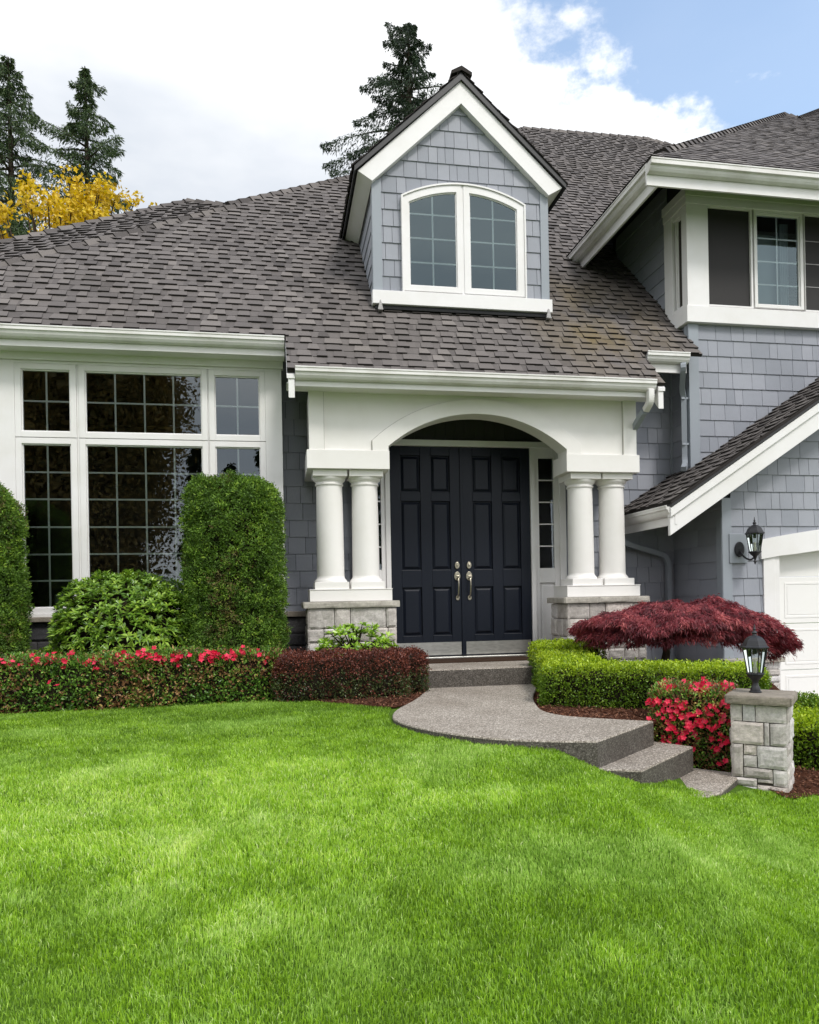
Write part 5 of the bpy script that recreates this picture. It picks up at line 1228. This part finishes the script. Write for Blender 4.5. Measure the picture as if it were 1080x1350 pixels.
# across the street, behind the camera: seen only mirrored in the window glass
for i, (x, y, h, R_) in enumerate(((-16.5, -27, 24, 5.2), (-11.5, -25, 25, 5.0), (-8.6, -24, 21, 3.2), (-21, -26, 23, 5))):
    bushy('street_tree', 'broad bronze leaved tree across the street, mirrored in the big left window', 'tree', x, y, -3, (x, y, h * .5), np.array([R_, R_ * .8, h * .5]), 80 + i, 'brownleaf', 300, 330, (.22, .17), .8, 'trees across the street', .2, .5)
for i, (x, y, h, R_) in enumerate(((-4.4, -26, 9.6, 1.8), (-2.6, -27, 8.6, 1.8), (-.6, -26, 9.6, 1.8), (2.4, -28, 10.4, 2.4), (4.8, -26, 12.5, 2.5), (7.5, -28, 12, 3), (11, -28, 13, 3.2))):
    conifer('street_conifer', 'small dark conifer across the street, mirrored low in the big left window', 'conifer', x, y, -3, h, R_, 90 + i, 'needle', -2.0, 90, 110, (.4, .15), .4, .8, 'conifers across the street')

# ------------------------------------------------------------------ mulch chips and grass
def scatter_in(poly, n, rng):
    xs_ = [p[0] for p in poly]; ys_ = [p[1] for p in poly]; P = rng.uniform([min(xs_), min(ys_)], [max(xs_), max(ys_)], (n, 2)); return P[inpoly(P[:, 0], P[:, 1], poly)]
rng = np.random.default_rng(5)
A1 = scatter_in([(max(-4, x), min(y, 7.6)) for x, y in bedL], 26000, rng); A2 = scatter_in([(min(x, 4.9), min(y, 7.3)) for x, y in bedR], 22000, rng); A1 = np.concatenate([A1, A2])
A1 = A1[~inpoly(A1[:, 0], A1[:, 1], WALK)]
Pz = bed_z(A1[:, 0], A1[:, 1]) + rng.uniform(.0, .014, len(A1)); P = np.c_[A1, Pz]; k = len(P)
D = rand_dir(k, rng) * [1, 1, .35]; V, T = leaf_arrays(P, D, Z3 + rand_dir(k, rng) * .5, rng.uniform(.012, .045, k), rng.uniform(.006, .014, k), .1)
var = np.zeros((len(V), 3)); var[:, 0] = np.repeat(rng.random(k), 4)
tag(np_mesh('mulch', V, tris=T, var=var, mats=('chip',)), 'reddish brown bark mulch around the hedges and shrubs', 'mulch', kind='stuff')

def make_grass():
    rng = np.random.default_rng(9); out_ = []
    dirF = np.array([math.sin(YAW), math.cos(YAW)])
    for (y0, y1, dens) in ((1.5, 2.8, 36000), (2.8, 3.8, 30000), (3.8, 5.0, 22000), (5.0, 7.1, 15000)):
        x0 = -.52 * y1 - .9 ; x1 = .98 * y1 + .9; x1 = min(x1, 5.4)
        n = int((x1 - x0) * (y1 - y0) * dens); P = rng.uniform([x0, y0], [x1, y1], (n, 2)); out_.append(P)
    P = np.concatenate(out_); P = P[inpoly(P[:, 0], P[:, 1], LAWN_EDGE)]
    # clumping: thin the gaps between tufts
    cl = vnoise(P, 16, 21, 2); P = P[rng.random(len(P)) < .5 + cl]; k = len(P)
    d = np.hypot(P[:, 0], P[:, 1]); z = lawn_z(P[:, 0], P[:, 1])
    n_lo = vnoise(P, .75, 31, 3); n_mid = vnoise(P, 3.2, 32, 3); n_hi = vnoise(P, 11, 33, 2); st_ = vnoise(P * [1.0, 2.2], 2.0, 37, 3)
    lush = np.exp(-(((P[:, 0] + .50) / 1.35) ** 2 + ((P[:, 1] - 3.75) / .75) ** 2) * .8)
    ln = (.013 + .010 * n_mid + .007 * n_hi) * (1 + .9 * lush * sstep(.38, .55, st_)) * rng.uniform(.6, 1.35, k)
    edge = np.zeros(k)
    ang = vnoise(P, 2.4, 34, 2) * 9 + (vnoise(P, 9, 39, 2) - .5) * 5 + rng.normal(0, 1.6, k); lean = np.clip(.10 + .45 * vnoise(P, 3.5, 35, 2) + rng.normal(0, .28, k) + .2 * lush, .02, 1.2)
    dx = np.c_[np.cos(ang), np.sin(ang), np.zeros(k)]; up = np.array([[0, 0, 1.0]])
    wdt = (.0008 + .00031 * d) * rng.uniform(.7, 1.3, k); sa = rng.uniform(0, PI, k); S = np.c_[np.cos(sa), np.sin(sa), np.zeros(k)] * wdt[:, None]
    B = np.c_[P, z]; Mid = B + up * (ln * .62 * np.cos(lean * .5))[:, None] + dx * (ln * .35 * np.sin(lean * .8))[:, None]
    Tip = B + up * (ln * np.cos(lean))[:, None] + dx * (ln * np.sin(lean) * 1.1)[:, None]
    V = np.empty((k, 5, 3)); V[:, 0] = B - S; V[:, 1] = B + S; V[:, 2] = Mid + S * .8; V[:, 3] = Mid - S * .8; V[:, 4] = Tip
    b = np.arange(k)[:, None] * 5; Q = b + np.array([0, 1, 2, 3]); T = b + np.array([3, 2, 4])
    r = np.clip(.40 + (n_lo - .5) * .5 + (n_mid - .5) * .65 + (n_hi - .5) * .5 + .40 * lush - .12 * sstep(5.0, 6.4, P[:, 1]) + (st_ - .5) * .3 - .02 + rng.normal(0, .20, k), 0, .97)
    dry = np.clip((vnoise(P * [1, 1.5], 1.5, 41, 4) - .48) * 3.0, 0, .65) * (1 - .75 * lush) + .55 * (vnoise(P * [1, 1.8], 6, 43, 2) > .70) * (rng.random(k) < .6) + (rng.random(k) < .16) * .95
    var = np.zeros((k * 5, 3)); var[:, 0] = np.repeat(r, 5); var[:, 2] = np.repeat(np.clip(dry, 0, 1), 5)
    print('grass blades', k)
    return tag(np_mesh('grass', V.reshape(-1, 3), quads=Q, tris=T, var=var, mats=('grass',)), 'bright green mown grass covering the sloping front lawn', 'grass', kind='stuff')
make_grass()
